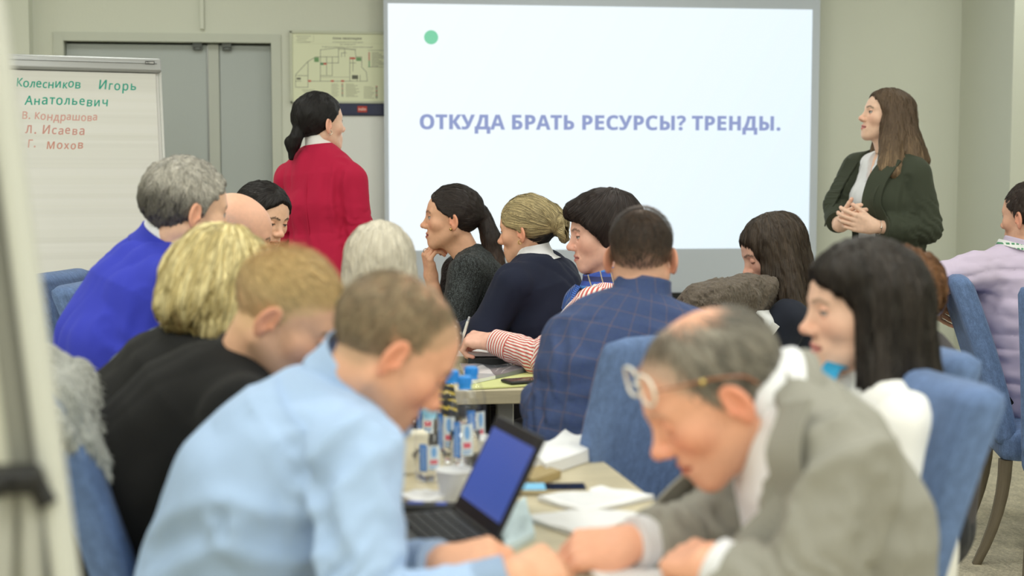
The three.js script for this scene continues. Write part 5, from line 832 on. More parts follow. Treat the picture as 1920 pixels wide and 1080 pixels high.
// 9 woman with the dark ponytail, chin on hand
{
  const wR = A(808, 522, 5.47), eR = A(838, 632, 5.45), kn = A(818, 472, 5.42);
  const hR = handParts(wR, A(800, 470, 5.44).sub(wR), V(-0.95, 0.1, 0.3), -1, { from: eR.clone().lerp(wR, 0.55), curl: [[1.0, 1.2, 0.6], [0.95, 1.15, 0.6], [0.9, 1.1, 0.6], [0.85, 1.0, 0.6]], thumb: [0.85, 0.35, 0.4], wristR: 0.028 });
  const P = person({ label: 'woman with a dark ponytail in charcoal tweed, chin resting on her hand', facing: heading(880, -92), neck: A(884, 488, 5.42), pelvis: A(955, 735, 5.46), hunch: 0.03,
    shoulderL: A(876, 512, 5.26), elbowL: A(848, 628, 5.2), wristL: A(800, 640, 5.3), shoulderR: A(862, 510, 5.56), elbowR: eR, wristR: wR, hands: [hR],
    head: { at: A(846, 409, 5.4), yaw: heading(846, -93), pitch: -2, fem: true, skin: lin(224, 170, 138), lip: lin(170, 90, 84), scale: 0.99, nose: 1.2 },
    hair: { color: lin(42, 31, 29), shell: { top: 0.014, side: 0.007, rear: 0.013 }, seed: 15, length: 0.07, mess: 0.1, lift: 0.0025, line: [[-0.09, -0.05], [-0.04, -0.034], [-0.01, -0.01], [0.008, 0.012], [0.03, 0.05], [0.06, 0.07], [0.085, 0.086], [0.13, 0.12]],
      mass: ({ toHead }) => [[ellip(0.0, 0.012, -0.118, 0.022, 0.022, 0.02), 0.012], [capsule(toHead(A(904, 398, 5.42)), toHead(A(922, 450, 5.4)), 0.026, 0.038), 0.01], [capsule(toHead(A(920, 450, 5.4)), toHead(A(938, 520, 5.37)), 0.036, 0.03), 0.015], [capsule(toHead(A(936, 520, 5.37)), toHead(A(946, 580, 5.34)), 0.03, 0.012), 0.02]], reach: [A(946, 590, 5.36), A(900, 390, 5.4)],
      flow: ({ dn }) => (p, d) => { if (p.z < -0.125 || p.y < -0.1) d.copy(dn).add(V(0, 0, -0.25)).normalize(); else d.set(0, 0.012, -0.118).sub(p).normalize(); },
      colorAt: (x, y, z) => { const t = sstep(-0.02, -0.2, y); return [lerp(0.026, 0.1, t), lerp(0.018, 0.055, t), lerp(0.016, 0.035, t)]; } } });
  const tw = cloth(rgb(104, 112, 114), { map: sized(tweedMap, 0.3), bumpScale: 0.0015 });
  garment(P, 'jacket', tw, { g: 0.017, folds: 0.004, cell: 0.011, seed: 11, sleeves: [1.8, 1.15], cuts: (b) => [openFront(b, 0.04, 0.0, 0.25)] });
  const tie = A(899, 396, 5.41); P.part('hair_tie', [0, 1, 2, 3, 4, 5, 6].map((i) => new THREE.SphereGeometry(0.008, 10, 8).translate(tie.x + 0.002 * i, tie.y + 0.018 * Math.cos(i * 0.9), tie.z + 0.018 * Math.sin(i * 0.9))), M.black);
  const e = V(0.079, -0.04, -0.004).applyMatrix4(P.b.headM); P.part('earring', new THREE.SphereGeometry(0.006, 10, 8).translate(e.x, e.y, e.z), std(rgb(200, 170, 110), 0.2, { metalness: 0.9 }));
  const rg = hR.P(0.108, 0.0095, 0.0); P.part('ring', new THREE.TorusGeometry(0.0095, 0.0018, 8, 18).translate(rg.x, rg.y, rg.z), std(rgb(220, 210, 200), 0.15, { metalness: 1 }));
  suitTrousers(P, rgb(28, 28, 32)); shoes(P, rgb(20, 18, 18));
}
// 10 woman with the blonde bun, navy jacket
{
  const P = person({ label: 'woman with ash blonde hair pinned in a bun, navy jacket and white collar', facing: heading(1002, -118), neck: A(1004, 500, 5.1), pelvis: A(1040, 755, 5.15), hunch: 0.03, shoulder: 0.175, wide: 1.1, deep: 1.1,
    elbowL: A(912, 618, 4.98), wristL: A(838, 640, 5.12),
    head: { at: A(986, 432, 5.1), yaw: heading(988, -112), pitch: 6, fem: true, skin: lin(228, 172, 140) },
    hair: { color: lin(190, 170, 128), shell: { top: 0.016, side: 0.01, rear: 0.012 }, seed: 16, length: 0.09, mess: 0.12, lift: 0.004, tone: 0.45, wave: 0.004, waveScale: 20, strand: 0.0014, tie: () => V(-0.0, 0.0, -0.125), line: [[-0.09, -0.05], [-0.04, -0.034], [-0.01, -0.01], [0.008, 0.02], [0.025, 0.06], [0.05, 0.085], [0.085, 0.1], [0.13, 0.12]],
      mass: () => [[ellip(0, 0.015, -0.128, 0.042, 0.045, 0.044), 0.01], [ellip(0.015, -0.025, -0.152, 0.024, 0.036, 0.024), 0.006], [ellip(0, 0.05, -0.09, 0.05, 0.045, 0.05), 0.02], [capsule(V(0.03, 0.0, -0.12), V(0.02, -0.05, -0.15), 0.006, 0.002), 0.004], [capsule(V(-0.02, 0.02, -0.14), V(-0.03, -0.03, -0.16), 0.006, 0.002), 0.004]],
      colorAt: (x, y, z) => { const t = sstep(-0.012, -0.022, y + 0.15 * (z + 0.08)) * sstep(-0.155, -0.1, z), k = 0.75 + 0.4 * noise(x * 50, y * 30, z * 50); return [lerp(0.54 * k, 0.025, t), lerp(0.43 * k, 0.02, t), lerp(0.22 * k, 0.018, t)]; } } });
  garment(P, 'blouse', cloth(rgb(238, 238, 240)), { g: 0.004, sleeves: 1.5, folds: 0.002, cell: 0.02, traps: 0.004 }); collar(P, 'blouse_collar', cloth(rgb(240, 240, 242)), { y0: -0.012, h: 0.06, r: 0.016, gap: 0.4, flare: 0.034, th: 0.004 });
  garment(P, 'jacket', cloth(rgb(23, 30, 54), { sheen: 0.1 }), { g: 0.02, folds: 0.005, cell: 0.011, seed: 12, cuts: (b) => [openFront(b, 0.05, 0.0, 0.2)] });
  const pin = V(0.03, 0.02, -0.145).applyMatrix4(P.b.headM); P.part('hair_pin', [new THREE.SphereGeometry(0.007, 10, 8).translate(pin.x, pin.y, pin.z), new THREE.SphereGeometry(0.004, 8, 8).translate(pin.x + 0.008, pin.y - 0.004, pin.z)], std(rgb(150, 120, 70), 0.25, { metalness: 0.9 }));
  const e = V(0.079, -0.042, -0.004).applyMatrix4(P.b.headM); P.part('earring', new THREE.TorusGeometry(0.006, 0.0016, 8, 14).translate(e.x, e.y, e.z), std(rgb(220, 190, 120), 0.2, { metalness: 0.9 }));
  suitTrousers(P, rgb(28, 32, 48)); shoes(P, rgb(20, 18, 18));
}
// 11 person in the red and white striped shirt, writing
{
  const wL = A(926, 640, 4.63), eL = A(1018, 672, 4.52);
  const hL = handParts(wL, A(870, 634, 4.68).sub(wL), V(0.1, 0.85, 0.5), 1, { from: eL.clone().lerp(wL, 0.7), curl: [[0.75, 0.85, 0.3], [0.85, 1.0, 0.5], [0.95, 1.15, 0.7], [1.0, 1.2, 0.7]], thumb: [0.85, 0.25, 0.55], thumb2: [0.9, -0.1, 0.5], scale: 1.02 });
  const P = person({ label: 'person with thick dark hair in a red and white striped shirt, writing', facing: heading(1135, -76), neck: A(1147, 562, 4.7), pelvis: A(1155, 785, 4.76), hunch: 0.0, wide: 1.15, deep: 1.38, shoulder: 0.175, bust: 1.2,
    shoulderL: A(1112, 578, 4.54), elbowL: eL, wristL: wL, hands: [hL],
    head: { at: A(1128, 438, 4.7), yaw: heading(1122, -80), pitch: 6, fem: true, full: 1.2, skin: lin(232, 178, 156), lip: lin(196, 120, 116), scale: 1.04, lid: 0.0, age: 0.4, brow: [0.03, 0.022, 0.018] },
    hair: { color: lin(42, 32, 30), shell: { top: 0.027, side: 0.02, rear: 0.03 }, seed: 17, length: 0.1, steps: 9, mess: 0.1, lift: 0.004, wave: 0.003, waveScale: 18, tone: 0.5, strand: 0.0014, nape: -0.06, whorl: V(-0.01, 0.12, -0.05), comb: V(0, -0.1, 0.5), combAmount: 0.2, line: [[-0.09, -0.02], [-0.06, -0.01], [-0.03, 0.012], [0.0, 0.03], [0.03, 0.062], [0.05, 0.085], [0.085, 0.115], [0.13, 0.13]], faceCut: [0, -0.04, 0.1, 0.064, 0.088, 0.055], mass: () => [[ellip(0.015, 0.082, 0.062, 0.05, 0.03, 0.05), 0.025]] } });
  const stripe = canvasTexture(64, 8, (g) => { g.fillStyle = '#f6ece6'; g.fillRect(0, 0, 64, 8); g.fillStyle = '#d0605a'; g.fillRect(0, 0, 30, 8); });
  const sm = cloth(0xffffff, { map: sized(stripe, 0.0105, 1) });
  garment(P, 'shirt', sm, { g: 0.013, sleeves: 1.7, folds: 0.004, rings: 0.004, cell: 0.0095, seed: 13, traps: 0.006 });
  { const c0 = eL.clone().lerp(wL, 0.62), c1 = eL.clone().lerp(wL, 1.0), g = rod(c0, c1, 0.048, 0.041, 28), uv = g.attributes.uv; for (let i = 0; i < uv.count; i++) uv.setXY(i, uv.getY(i) * c0.distanceTo(c1), 0); P.part('cuff', g, sm); }
  collar(P, 'shirt_collar', sm, { y0: -0.01, h: 0.045, r: 0.012, gap: 0.5, flare: 0.014 });
  const silk = canvasTexture(128, 128, (g) => { g.fillStyle = '#2c4fb0'; g.fillRect(0, 0, 128, 128); g.fillStyle = '#3f86d8'; g.fillRect(0, 0, 128, 40); g.fillStyle = '#1b2766'; g.fillRect(0, 70, 128, 30); g.strokeStyle = '#b9a988'; g.lineWidth = 6; for (const x of [30, 90]) { g.beginPath(); g.moveTo(x, 0); g.lineTo(x + 24, 128); g.stroke(); } });
  const sk = cloth(0xffffff, { map: sized(silk, 0.07), roughness: 0.5 });
  const scarf = collar(P, 'scarf', sk, { y0: 0.02, h: 0.06, r: 0.03, gap: 0.05, flare: 0.016, th: 0.012, dip: 0.01, dz: 0.012 });
  const kq = P.b.neck.clone().addScaledVector(P.b.shF, 0.115).add(V(0, 0.035, 0)); for (const [sx, sy] of [[1, 0], [-1, 0]]) P.part('scarf_end', ribbon([kq, kq.clone().addScaledVector(P.b.shX, sx * 0.025).add(V(0, -0.035, 0)).addScaledVector(P.b.shF, 0.028), kq.clone().addScaledVector(P.b.shX, sx * 0.04).add(V(0, -0.075, 0)).addScaledVector(P.b.shF, 0.036)], P.b.shF, 0.05, 0.012), sk);
  strapOn(P, 'shirt', [[0.075, 0.47], [0.1, 0.42], [0.105, 0.36]], 0.022, cloth(rgb(238, 238, 238)), 'lanyard', 1, 'white lanyard');
  suitTrousers(P, rgb(30, 30, 36)); shoes(P, rgb(20, 18, 18));
  const tip = A(861, 654, 4.68), end = A(880, 594, 4.66), p = thing('pen', 'white ballpoint pen in the hand of the striped shirt', 'pen', tip.clone()), Q = (v) => v.clone().sub(tip), mid = (t) => Q(tip.clone().lerp(end, t));
  part('barrel', [rod(mid(0.1), mid(0.86), 0.0045, 0.005), rod(mid(0), mid(0.1), 0.0008, 0.0045)], M.white, p); part('cap_button', rod(mid(0.86), mid(1), 0.004, 0.0032), std(rgb(190, 196, 204), 0.3), p); part('clip', rod(mid(0.6).add(V(0.004, 0, 0.004)), mid(0.9).add(V(0.003, 0, 0.004)), 0.0013), M.steel, p);
}
// 12 man in the checked blue blazer, seen from behind
{
  const P = person({ label: 'man with short cropped hair in a blue windowpane-checked blazer, back turned', facing: heading(1195, 188), shoulderFacing: heading(1195, 188), neck: A(1196, 588, 3.58), pelvis: A(1112, 925, 3.5), hunch: 0.03, wide: 1.12, deep: 1.0, shoulder: 0.19,
    shoulderL: A(1070, 645, 3.58), shoulderR: A(1312, 640, 3.54), elbowL: A(1030, 790, 3.5), wristL: A(1006, 742, 3.78), elbowR: A(1335, 800, 3.6), wristR: A(1230, 745, 3.9),
    head: { at: A(1203, 480, 3.6), yaw: heading(1202, 174), pitch: 4, skin: lin(222, 168, 138), flush: 0.4, scale: 1.02, scalp: [lin(88, 70, 56), (x, y, z) => 0.9 * sstep(0.012, -0.01, z - lineAt(HAIRLINE, y)) * sstep(-0.06, 0.045, y) ] },
    hair: { noBase: true, dens: ((g) => (x, y, z) => g(x, y, z) * lerp(0.12, 1, sstep(-0.035, 0.05, y)))(grows(-0.05, 0)), liftAt: (p) => lerp(0.001, 0.007, sstep(0.02, 0.08, p.y)), color: lin(72, 58, 48), shell: { top: 0.003, side: 0.001, rear: 0.001 }, seed: 18, length: 0.015, mess: 0.35, lift: 0.004, strand: 0.00055, tone: 0.3, density: 170000, colorAt: (x, y, z) => { const t = sstep(-0.03, 0.06, y), q = 0.9 + 0.3 * noise(x * 60, y * 60, z * 60), w = 0.75 * Math.exp(-((x + 0.01) ** 2 + (z + 0.035) ** 2) / 0.0006) * sstep(0.08, 0.1, y); return [lerp(0.15, 0.062, t) * q + w * 0.06, lerp(0.105, 0.042, t) * q + w * 0.035, lerp(0.07, 0.032, t) * q + w * 0.025]; } } });
  const check = canvasTexture(256, 256, (g) => { g.fillStyle = '#3f5079'; g.fillRect(0, 0, 256, 256); for (let i = 0; i < 2600; i++) { g.fillStyle = i % 2 ? 'rgba(96,116,176,0.25)' : 'rgba(24,32,72,0.25)'; g.fillRect(R1() * 256, R1() * 256, 2, 7); } g.fillStyle = 'rgba(128,104,104,0.95)'; g.fillRect(124, 0, 7, 256); g.fillRect(0, 124, 256, 6); g.fillStyle = 'rgba(52,70,130,0.9)'; g.fillRect(0, 0, 4, 256); g.fillRect(0, 0, 256, 4); });
  const ck = cloth(0xffffff, { map: sized(check, 0.046) });
  garment(P, 'shirt', cloth(rgb(240, 240, 244)), { g: 0.0, sleeves: 0, folds: 0.001, cell: 0.016, traps: 0.004 }); collar(P, 'shirt_collar', cloth(rgb(236, 232, 240)), { y0: -0.005, h: 0.045, r: 0.008, gap: 0.3, flare: 0.006 });
  garment(P, 'blazer', ck, { g: 0.02, sleeves: 1.88, cuff: 0.02, folds: 0.0065, foldScale: 8, foldDir: V(0.5, 1, 0.6), rings: 0.004, cell: 0.009, seed: 15, creases: [[[[1050, 612], [1056, 660], [1052, 730], [1040, 830]], 0.011, 0.011], [[[1062, 706], [1120, 690], [1190, 664]], 0.012, 0.006], [[[1075, 770], [1130, 760], [1185, 730]], 0.012, 0.005], [[[1130, 660], [1180, 648], [1230, 640]], 0.01, 0.004]], cuts: (b) => [openFront(b, 0.06, 0.0, 0.15)] });
  collar(P, 'blazer_collar', ck, { y0: 0.0, h: 0.06, r: 0.014, gap: 0.7, flare: 0.018, th: 0.007 });
  suitTrousers(P, rgb(34, 40, 70)); shoes(P, rgb(30, 22, 18));
}
// long straight hair: a cap and curtains hanging to the given points
const longHair = (o) => ({ shell: { top: 0.012, side: 0.012, rear: 0.014 }, length: 0.14, steps: 9, mess: 0.05, fall: 0.82, lift: 0.003, nape: -0.12, whorl: V(0, 0.14, 0.02), cell: 0.005, wave: 0.003, waveScale: 34, density: 42000, strand: 0.0009, ...o });
// 13 woman with long brown hair looking down
{
  const P = person({ label: 'woman in navy with long brown hair fading to blond, looking down at papers', facing: heading(1480, -92), neck: A(1478, 562, 4.92), pelvis: A(1505, 775, 4.98), hunch: 0.03,
    head: { at: A(1446, 472, 4.9), yaw: heading(1446, -72), pitch: 22, fem: true, scale: 1.02, skin: lin(226, 176, 154), lid: -0.006 },
    hair: longHair({ color: lin(60, 44, 34), seed: 19, line: [[-0.2, 0.012], [-0.05, 0.034], [0.0, 0.05], [0.03, 0.07], [0.06, 0.083], [0.085, 0.092], [0.13, 0.12]], faceCut: [0.016, -0.035, 0.115, 0.07, 0.105, 0.068],
      mass: ({ toHead }) => [[capsule(V(0.045, 0.03, 0.0), toHead(A(1448, 672, 4.8)), 0.05, 0.022), 0.035], [capsule(V(0.05, 0.03, -0.04), toHead(A(1492, 590, 4.78)), 0.05, 0.04), 0.03], [capsule(V(0.0, 0.03, -0.06), toHead(A(1515, 560, 4.88)), 0.07, 0.05), 0.04], [capsule(V(-0.05, 0.0, 0.03), toHead(A(1424, 570, 5.0)), 0.03, 0.02), 0.02]], reach: [A(1445, 700, 4.8), A(1520, 580, 4.85)],
      colorAt: (x, y, z) => { const t = sstep(-0.1, -0.25, y + 0.6 * z * 0.3), k = 0.8 + 0.4 * noise(x * 60, y * 12, z * 60); return [lerp(0.06, 0.42, t) * k, lerp(0.04, 0.25, t) * k, lerp(0.026, 0.09, t) * k]; } }) });
  garment(P, 'dress', cloth(rgb(26, 31, 46)), { g: 0.014, folds: 0.004, cell: 0.012, seed: 17 });
  strapOn(P, 'dress', [[0.06, 0.46], [0.08, 0.36], [0.04, 0.22]], 0.018, cloth(rgb(225, 230, 226)), 'lanyard', 1, 'white lanyard');
  suitTrousers(P, rgb(26, 28, 38)); shoes(P, rgb(20, 18, 18));
  const c = A(1432, 612, 4.7), t = thing('booklet', 'white curled papers held before the woman with long brown hair', 'paper', c);
  part('pages', [ribbon([V(0.0, 0.05, -0.02), V(0.022, 0.02, 0), V(0.02, -0.01, 0.005), V(0.0, -0.035, 0.0)], V(1, 0, 0.8), 0.12, 0.004), ribbon([V(0.035, 0.01, 0.02), V(0.01, -0.025, 0.01), V(-0.03, -0.05, 0)], V(0.4, 0.6, 0.6), 0.03, 0.006)], M.paper, t);
}
// 14 woman standing in the dark green coat
{
  const wL = A(1640, 426, 5.93), eL = A(1737, 428, 5.98), wR = A(1571, 424, 6.06), eR = A(1572, 384, 6.24);
  const hL = handParts(wL, A(1568, 408, 5.93).sub(wL), V(0.1, -0.25, 0.95), 1, { from: eL.clone().lerp(wL, 0.72), curl: [[0.35, 0.7, 0.5], [0.4, 0.75, 0.5], [0.45, 0.8, 0.5], [0.5, 0.85, 0.5]], thumb: [0.8, 0.5, 0.1], spread: 0.12 });
  const hR = handParts(wR, A(1608, 398, 5.94).sub(wR), V(-0.45, 0.35, 0.8), -1, { from: eR.clone().lerp(wR, 0.6), curl: [[0.3, 0.8, 0.5], [0.35, 0.85, 0.5], [0.4, 0.9, 0.5], [0.45, 0.9, 0.5]], thumb: [0.7, 0.6, 0.1], spread: 0.12 });
  const P = person({ label: 'young woman with long light brown hair standing in a dark green coat', standing: true, facing: heading(1668, -58), neck: A(1668, 296, 6.1), pelvis: A(1664, 518, 6.12), hunch: 0.0, shoulder: 0.17,
    shoulderL: A(1712, 328, 5.98), shoulderR: A(1612, 318, 6.22), elbowL: eL, wristL: wL, elbowR: eR, wristR: wR, hands: [hL, hR],
    head: { at: A(1660, 218, 6.1), yaw: heading(1656, -70), pitch: -12, fem: true, skin: SKIN.fair, lip: lin(200, 120, 120), brow: [0.08, 0.05, 0.035] },
    hair: longHair({ color: lin(84, 66, 48), seed: 20, line: [[-0.3, 0.0], [-0.05, 0.006], [0.0, 0.02], [0.03, 0.05], [0.06, 0.07], [0.085, 0.086], [0.13, 0.12]], faceCut: [0, -0.06, 0.105, 0.075, 0.1, 0.065],
      mass: ({ toHead }) => [[capsule(V(0.05, 0.03, -0.01), toHead(A(1678, 325, 5.96)), 0.046, 0.035), 0.03], [capsule(V(0.03, 0.03, -0.05), toHead(A(1718, 322, 5.98)), 0.06, 0.04), 0.04], [capsule(V(-0.02, 0.03, -0.06), toHead(A(1728, 300, 6.14)), 0.06, 0.035), 0.04], [capsule(V(0.05, -0.02, 0.0), toHead(A(1655, 318, 5.97)), 0.03, 0.022), 0.025], [capsule(V(-0.04, 0.0, -0.02), toHead(A(1640, 300, 6.18)), 0.035, 0.025), 0.03]], reach: [A(1672, 345, 5.95), A(1735, 340, 6.0), A(1740, 330, 6.2)],
      colorAt: (x, y, z) => { const k = sstep(0.1, 0.7, noise(x * 45, y * 5, z * 45)), t = sstep(0.05, -0.25, y); return [lerp(0.13, 0.22, t) + 0.3 * k * t, lerp(0.085, 0.145, t) + 0.2 * k * t, lerp(0.053, 0.08, t) + 0.11 * k * t]; } }) });
  const green = cloth(rgb(60, 66, 52), { sheen: 0.1 });
  garment(P, 'blouse', cloth(rgb(236, 238, 242)), { g: 0.006, sleeves: 1.6, folds: 0.005, foldScale: 16, cell: 0.01, seed: 18, cuts: (b) => [openFront(b, 0.03, 0.0, 0.38)] });
  garment(P, 'coat', green, { g: 0.022, sleeves: 1.8, cuff: 0.022, folds: 0.006, foldScale: 8, rings: 0.005, cell: 0.0105, seed: 19, creases: [[[[1700, 335], [1692, 375], [1690, 415]], 0.011, 0.01], [[[1740, 390], [1715, 405], [1695, 425]], 0.01, 0.006], [[[1700, 440], [1722, 436], [1738, 420]], 0.01, 0.006]], extra: (b) => b.torso(0.03, 0, 0.3).concat([[capsule(b.pelvis.clone().add(V(0, -0.25, 0)), b.pelvis, 0.17, 0.145), 0.08]]), cuts: (b) => [openFront(b, 0.085, 0.085, -0.6)] });
  const n = clothNormal(P, 'coat');
  for (const d of [1, -1]) P.part('lapel', ribbon([[0.1, 0.5], [0.12, 0.42], [0.115, 0.32], [0.1, 0.22]].map(([u, s]) => onCloth(P, 'coat', d * u, s, 1, 0.005)), n, 0.06, 0.006), green);
  P.part('storm_flap', ribbon([[0.125, 0.5], [0.13, 0.4], [0.13, 0.3], [0.128, 0.235]].map(([u, s]) => onCloth(P, 'coat', u, s, 1, 0.008)), n, 0.085, 0.007), green, 'loose flap over the chest');
  for (const [e, w] of [[eL, wL], [eR, wR]]) P.part('cuff', rod(e.clone().lerp(w, 0.62), e.clone().lerp(w, 0.84), 0.058, 0.05, 24), green);
  collar(P, 'coat_collar', green, { y0: -0.03, h: 0.05, r: 0.02, gap: 0.7, flare: 0.02, th: 0.006 });
  const bp = eL.clone().lerp(wL, 0.93), ax = wL.clone().sub(eL).normalize(), q = new THREE.Quaternion().setFromUnitVectors(V(0, 0, 1), ax); P.part('bracelet', [new THREE.TorusGeometry(0.0315, 0.0016, 8, 30).applyQuaternion(q).translate(bp.x, bp.y, bp.z), new THREE.SphereGeometry(0.005, 8, 8).translate(bp.x, bp.y, bp.z + 0.033)], std(rgb(210, 200, 190), 0.2, { metalness: 1 }));
  suitTrousers(P, rgb(28, 30, 38)); shoes(P, rgb(20, 18, 18));
}
// 15 woman with long dark hair, white top
{
  const P = person({ label: 'woman with long dark hair and white top staring left, beside the grey suit', facing: heading(1640, -80), neck: A(1642, 725, 2.69), pelvis: A(1655, 1130, 2.74), hunch: 0.02, shoulder: 0.17,
    shoulderL: A(1698, 808, 2.48), elbowL: A(1690, 960, 2.44), wristL: A(1480, 1010, 2.5),
    head: { at: A(1612, 580, 2.67), yaw: heading(1612, -70), pitch: 2, fem: true, skin: lin(234, 186, 160), lip: lin(206, 128, 124), browAmount: 0.6, brow: [0.12, 0.08, 0.055], scale: 1.0, cell: 0.0024, lid: 0.001, iris: [0.09, 0.1, 0.11] },
    hair: longHair({ color: lin(44, 38, 36), seed: 22, length: 0.16, shell: { top: 0.02, side: 0.012, rear: 0.02 }, line: [[-0.3, -0.01], [-0.05, 0.004], [0.0, 0.02], [0.03, 0.052], [0.055, 0.078], [0.085, 0.095], [0.13, 0.13]], faceCut: [0, -0.05, 0.1, 0.085, 0.105, 0.082],
      mass: ({ toHead }) => [[capsule(V(0.05, 0.04, -0.02), toHead(A(1646, 740, 2.6)), 0.042, 0.035), 0.03], [capsule(V(0.045, 0.03, -0.04), toHead(A(1690, 760, 2.64)), 0.056, 0.045), 0.04], [capsule(V(0.02, 0.02, -0.06), toHead(A(1750, 815, 2.66)), 0.062, 0.035), 0.04], [capsule(V(-0.03, 0.02, -0.06), toHead(A(1700, 760, 2.78)), 0.06, 0.03), 0.04], [ellip(0.035, 0.075, 0.035, 0.05, 0.035, 0.05), 0.03]], reach: [A(1740, 820, 2.55), A(1630, 760, 2.5), A(1740, 800, 2.8)],
      colorAt: (x, y, z) => { const k = 0.7 + 0.5 * noise(x * 40, y * 7, z * 40); return [0.042 * k, 0.032 * k, 0.026 * k]; } }) });
  garment(P, 'top', cloth(rgb(242, 241, 238)), { g: 0.014, folds: 0.005, cell: 0.011, seed: 21 });
  P.part('lanyard', ribbon([A(1600, 676, 2.69), A(1560, 690, 2.62), A(1546, 730, 2.585), A(1540, 800, 2.56)], V(-0.5, 0.3, 0.7), 0.034, 0.005), cloth(rgb(40, 156, 206)), 'bright blue lanyard');
  suitTrousers(P, rgb(30, 32, 40)); shoes(P, rgb(20, 18, 18));
}
// 16 someone hidden behind her
{
  const P = person({ label: 'person with auburn hair, only the back of the head showing behind the dark-haired woman', facing: heading(1690, -85), neck: A(1700, 655, 3.34), pelvis: A(1728, 975, 3.4),
    head: { at: A(1672, 566, 3.3), yaw: heading(1668, -88), pitch: 6, fem: true, skin: SKIN.warm },
    hair: { color: lin(120, 78, 48), shell: { top: 0.018, side: 0.014, rear: 0.018 }, seed: 23, length: 0.05, mess: 0.4, tone: 0.5, wave: 0.005, nape: -0.08, colorAt: (x, y, z) => { const k = 0.8 + 0.5 * noise(x * 30, y * 30, z * 30); return [0.19 * k, 0.085 * k, 0.035 * k]; } } });
  garment(P, 'blouse', cloth(rgb(70, 66, 70)), { g: 0.012, cell: 0.018 }); suitTrousers(P, rgb(30, 32, 40)); shoes(P, rgb(20, 18, 18));
}
// 17 man in the lavender shirt, arm over the chair
{
  const eL = A(1737, 528, 5.12), wL = A(1752, 575, 5.36);
  const hL = handParts(wL, A(1790, 600, 5.55).sub(wL), V(-0.6, 0.3, 0.2), 1, { from: eL.clone().lerp(wL, 0.7) });
  const P = person({ label: 'man in a lavender shirt at the right border, one arm over his chair back', facing: heading(1900, 142), shoulderFacing: heading(1900, -166), neck: A(1912, 482, 5.3), pelvis: A(1922, 745, 5.3), hunch: 0.0, wide: 1.08,
    shoulderL: A(1830, 508, 5.22), elbowL: eL, wristL: wL, hands: [hL],
    head: { at: A(1929, 406, 5.3), yaw: heading(1929, -124), pitch: 2, skin: lin(218, 166, 138), scale: 1.02, scalp: [lin(110, 90, 76), (x, y, z) => 0.5 * sstep(0.012, -0.01, z - lineAt(HAIRLINE, y)) * sstep(-0.095, -0.03, y)] },
    hair: { color: lin(58, 46, 40), shell: { top: 0.014, side: 0.005, rear: 0.007 }, seed: 24, length: 0.03, mess: 0.35, nape: -0.045 } });
  const lav = cloth(rgb(206, 192, 216), { sheen: 0.1 });
  garment(P, 'shirt', lav, { g: 0.017, folds: 0.008, foldScale: 9, foldDir: V(0.25, 1.4, 0.3), rings: 0.006, cell: 0.0105, seed: 25, sleeves: 1.9 });
  const bd = canvasTexture(128, 16, (g) => { g.fillStyle = '#eef0ee'; g.fillRect(0, 0, 128, 16); g.fillStyle = '#5c9a74'; for (let i = 0; i < 8; i++) g.fillRect(i * 16 + 2, 5, 10, 6); });
  collar(P, 'shirt_collar', lav, { y0: -0.01, h: 0.045, r: 0.01, gap: 0.3, flare: 0.012 }); collar(P, 'lanyard', cloth(0xffffff, { map: sized(bd, 0.1, 0.018) }), { y0: -0.004, h: 0.02, r: 0.026, gap: 0.5, flare: 0.004, th: 0.003 });
  suitTrousers(P, rgb(22, 22, 26)); shoes(P, rgb(20, 18, 18));
}
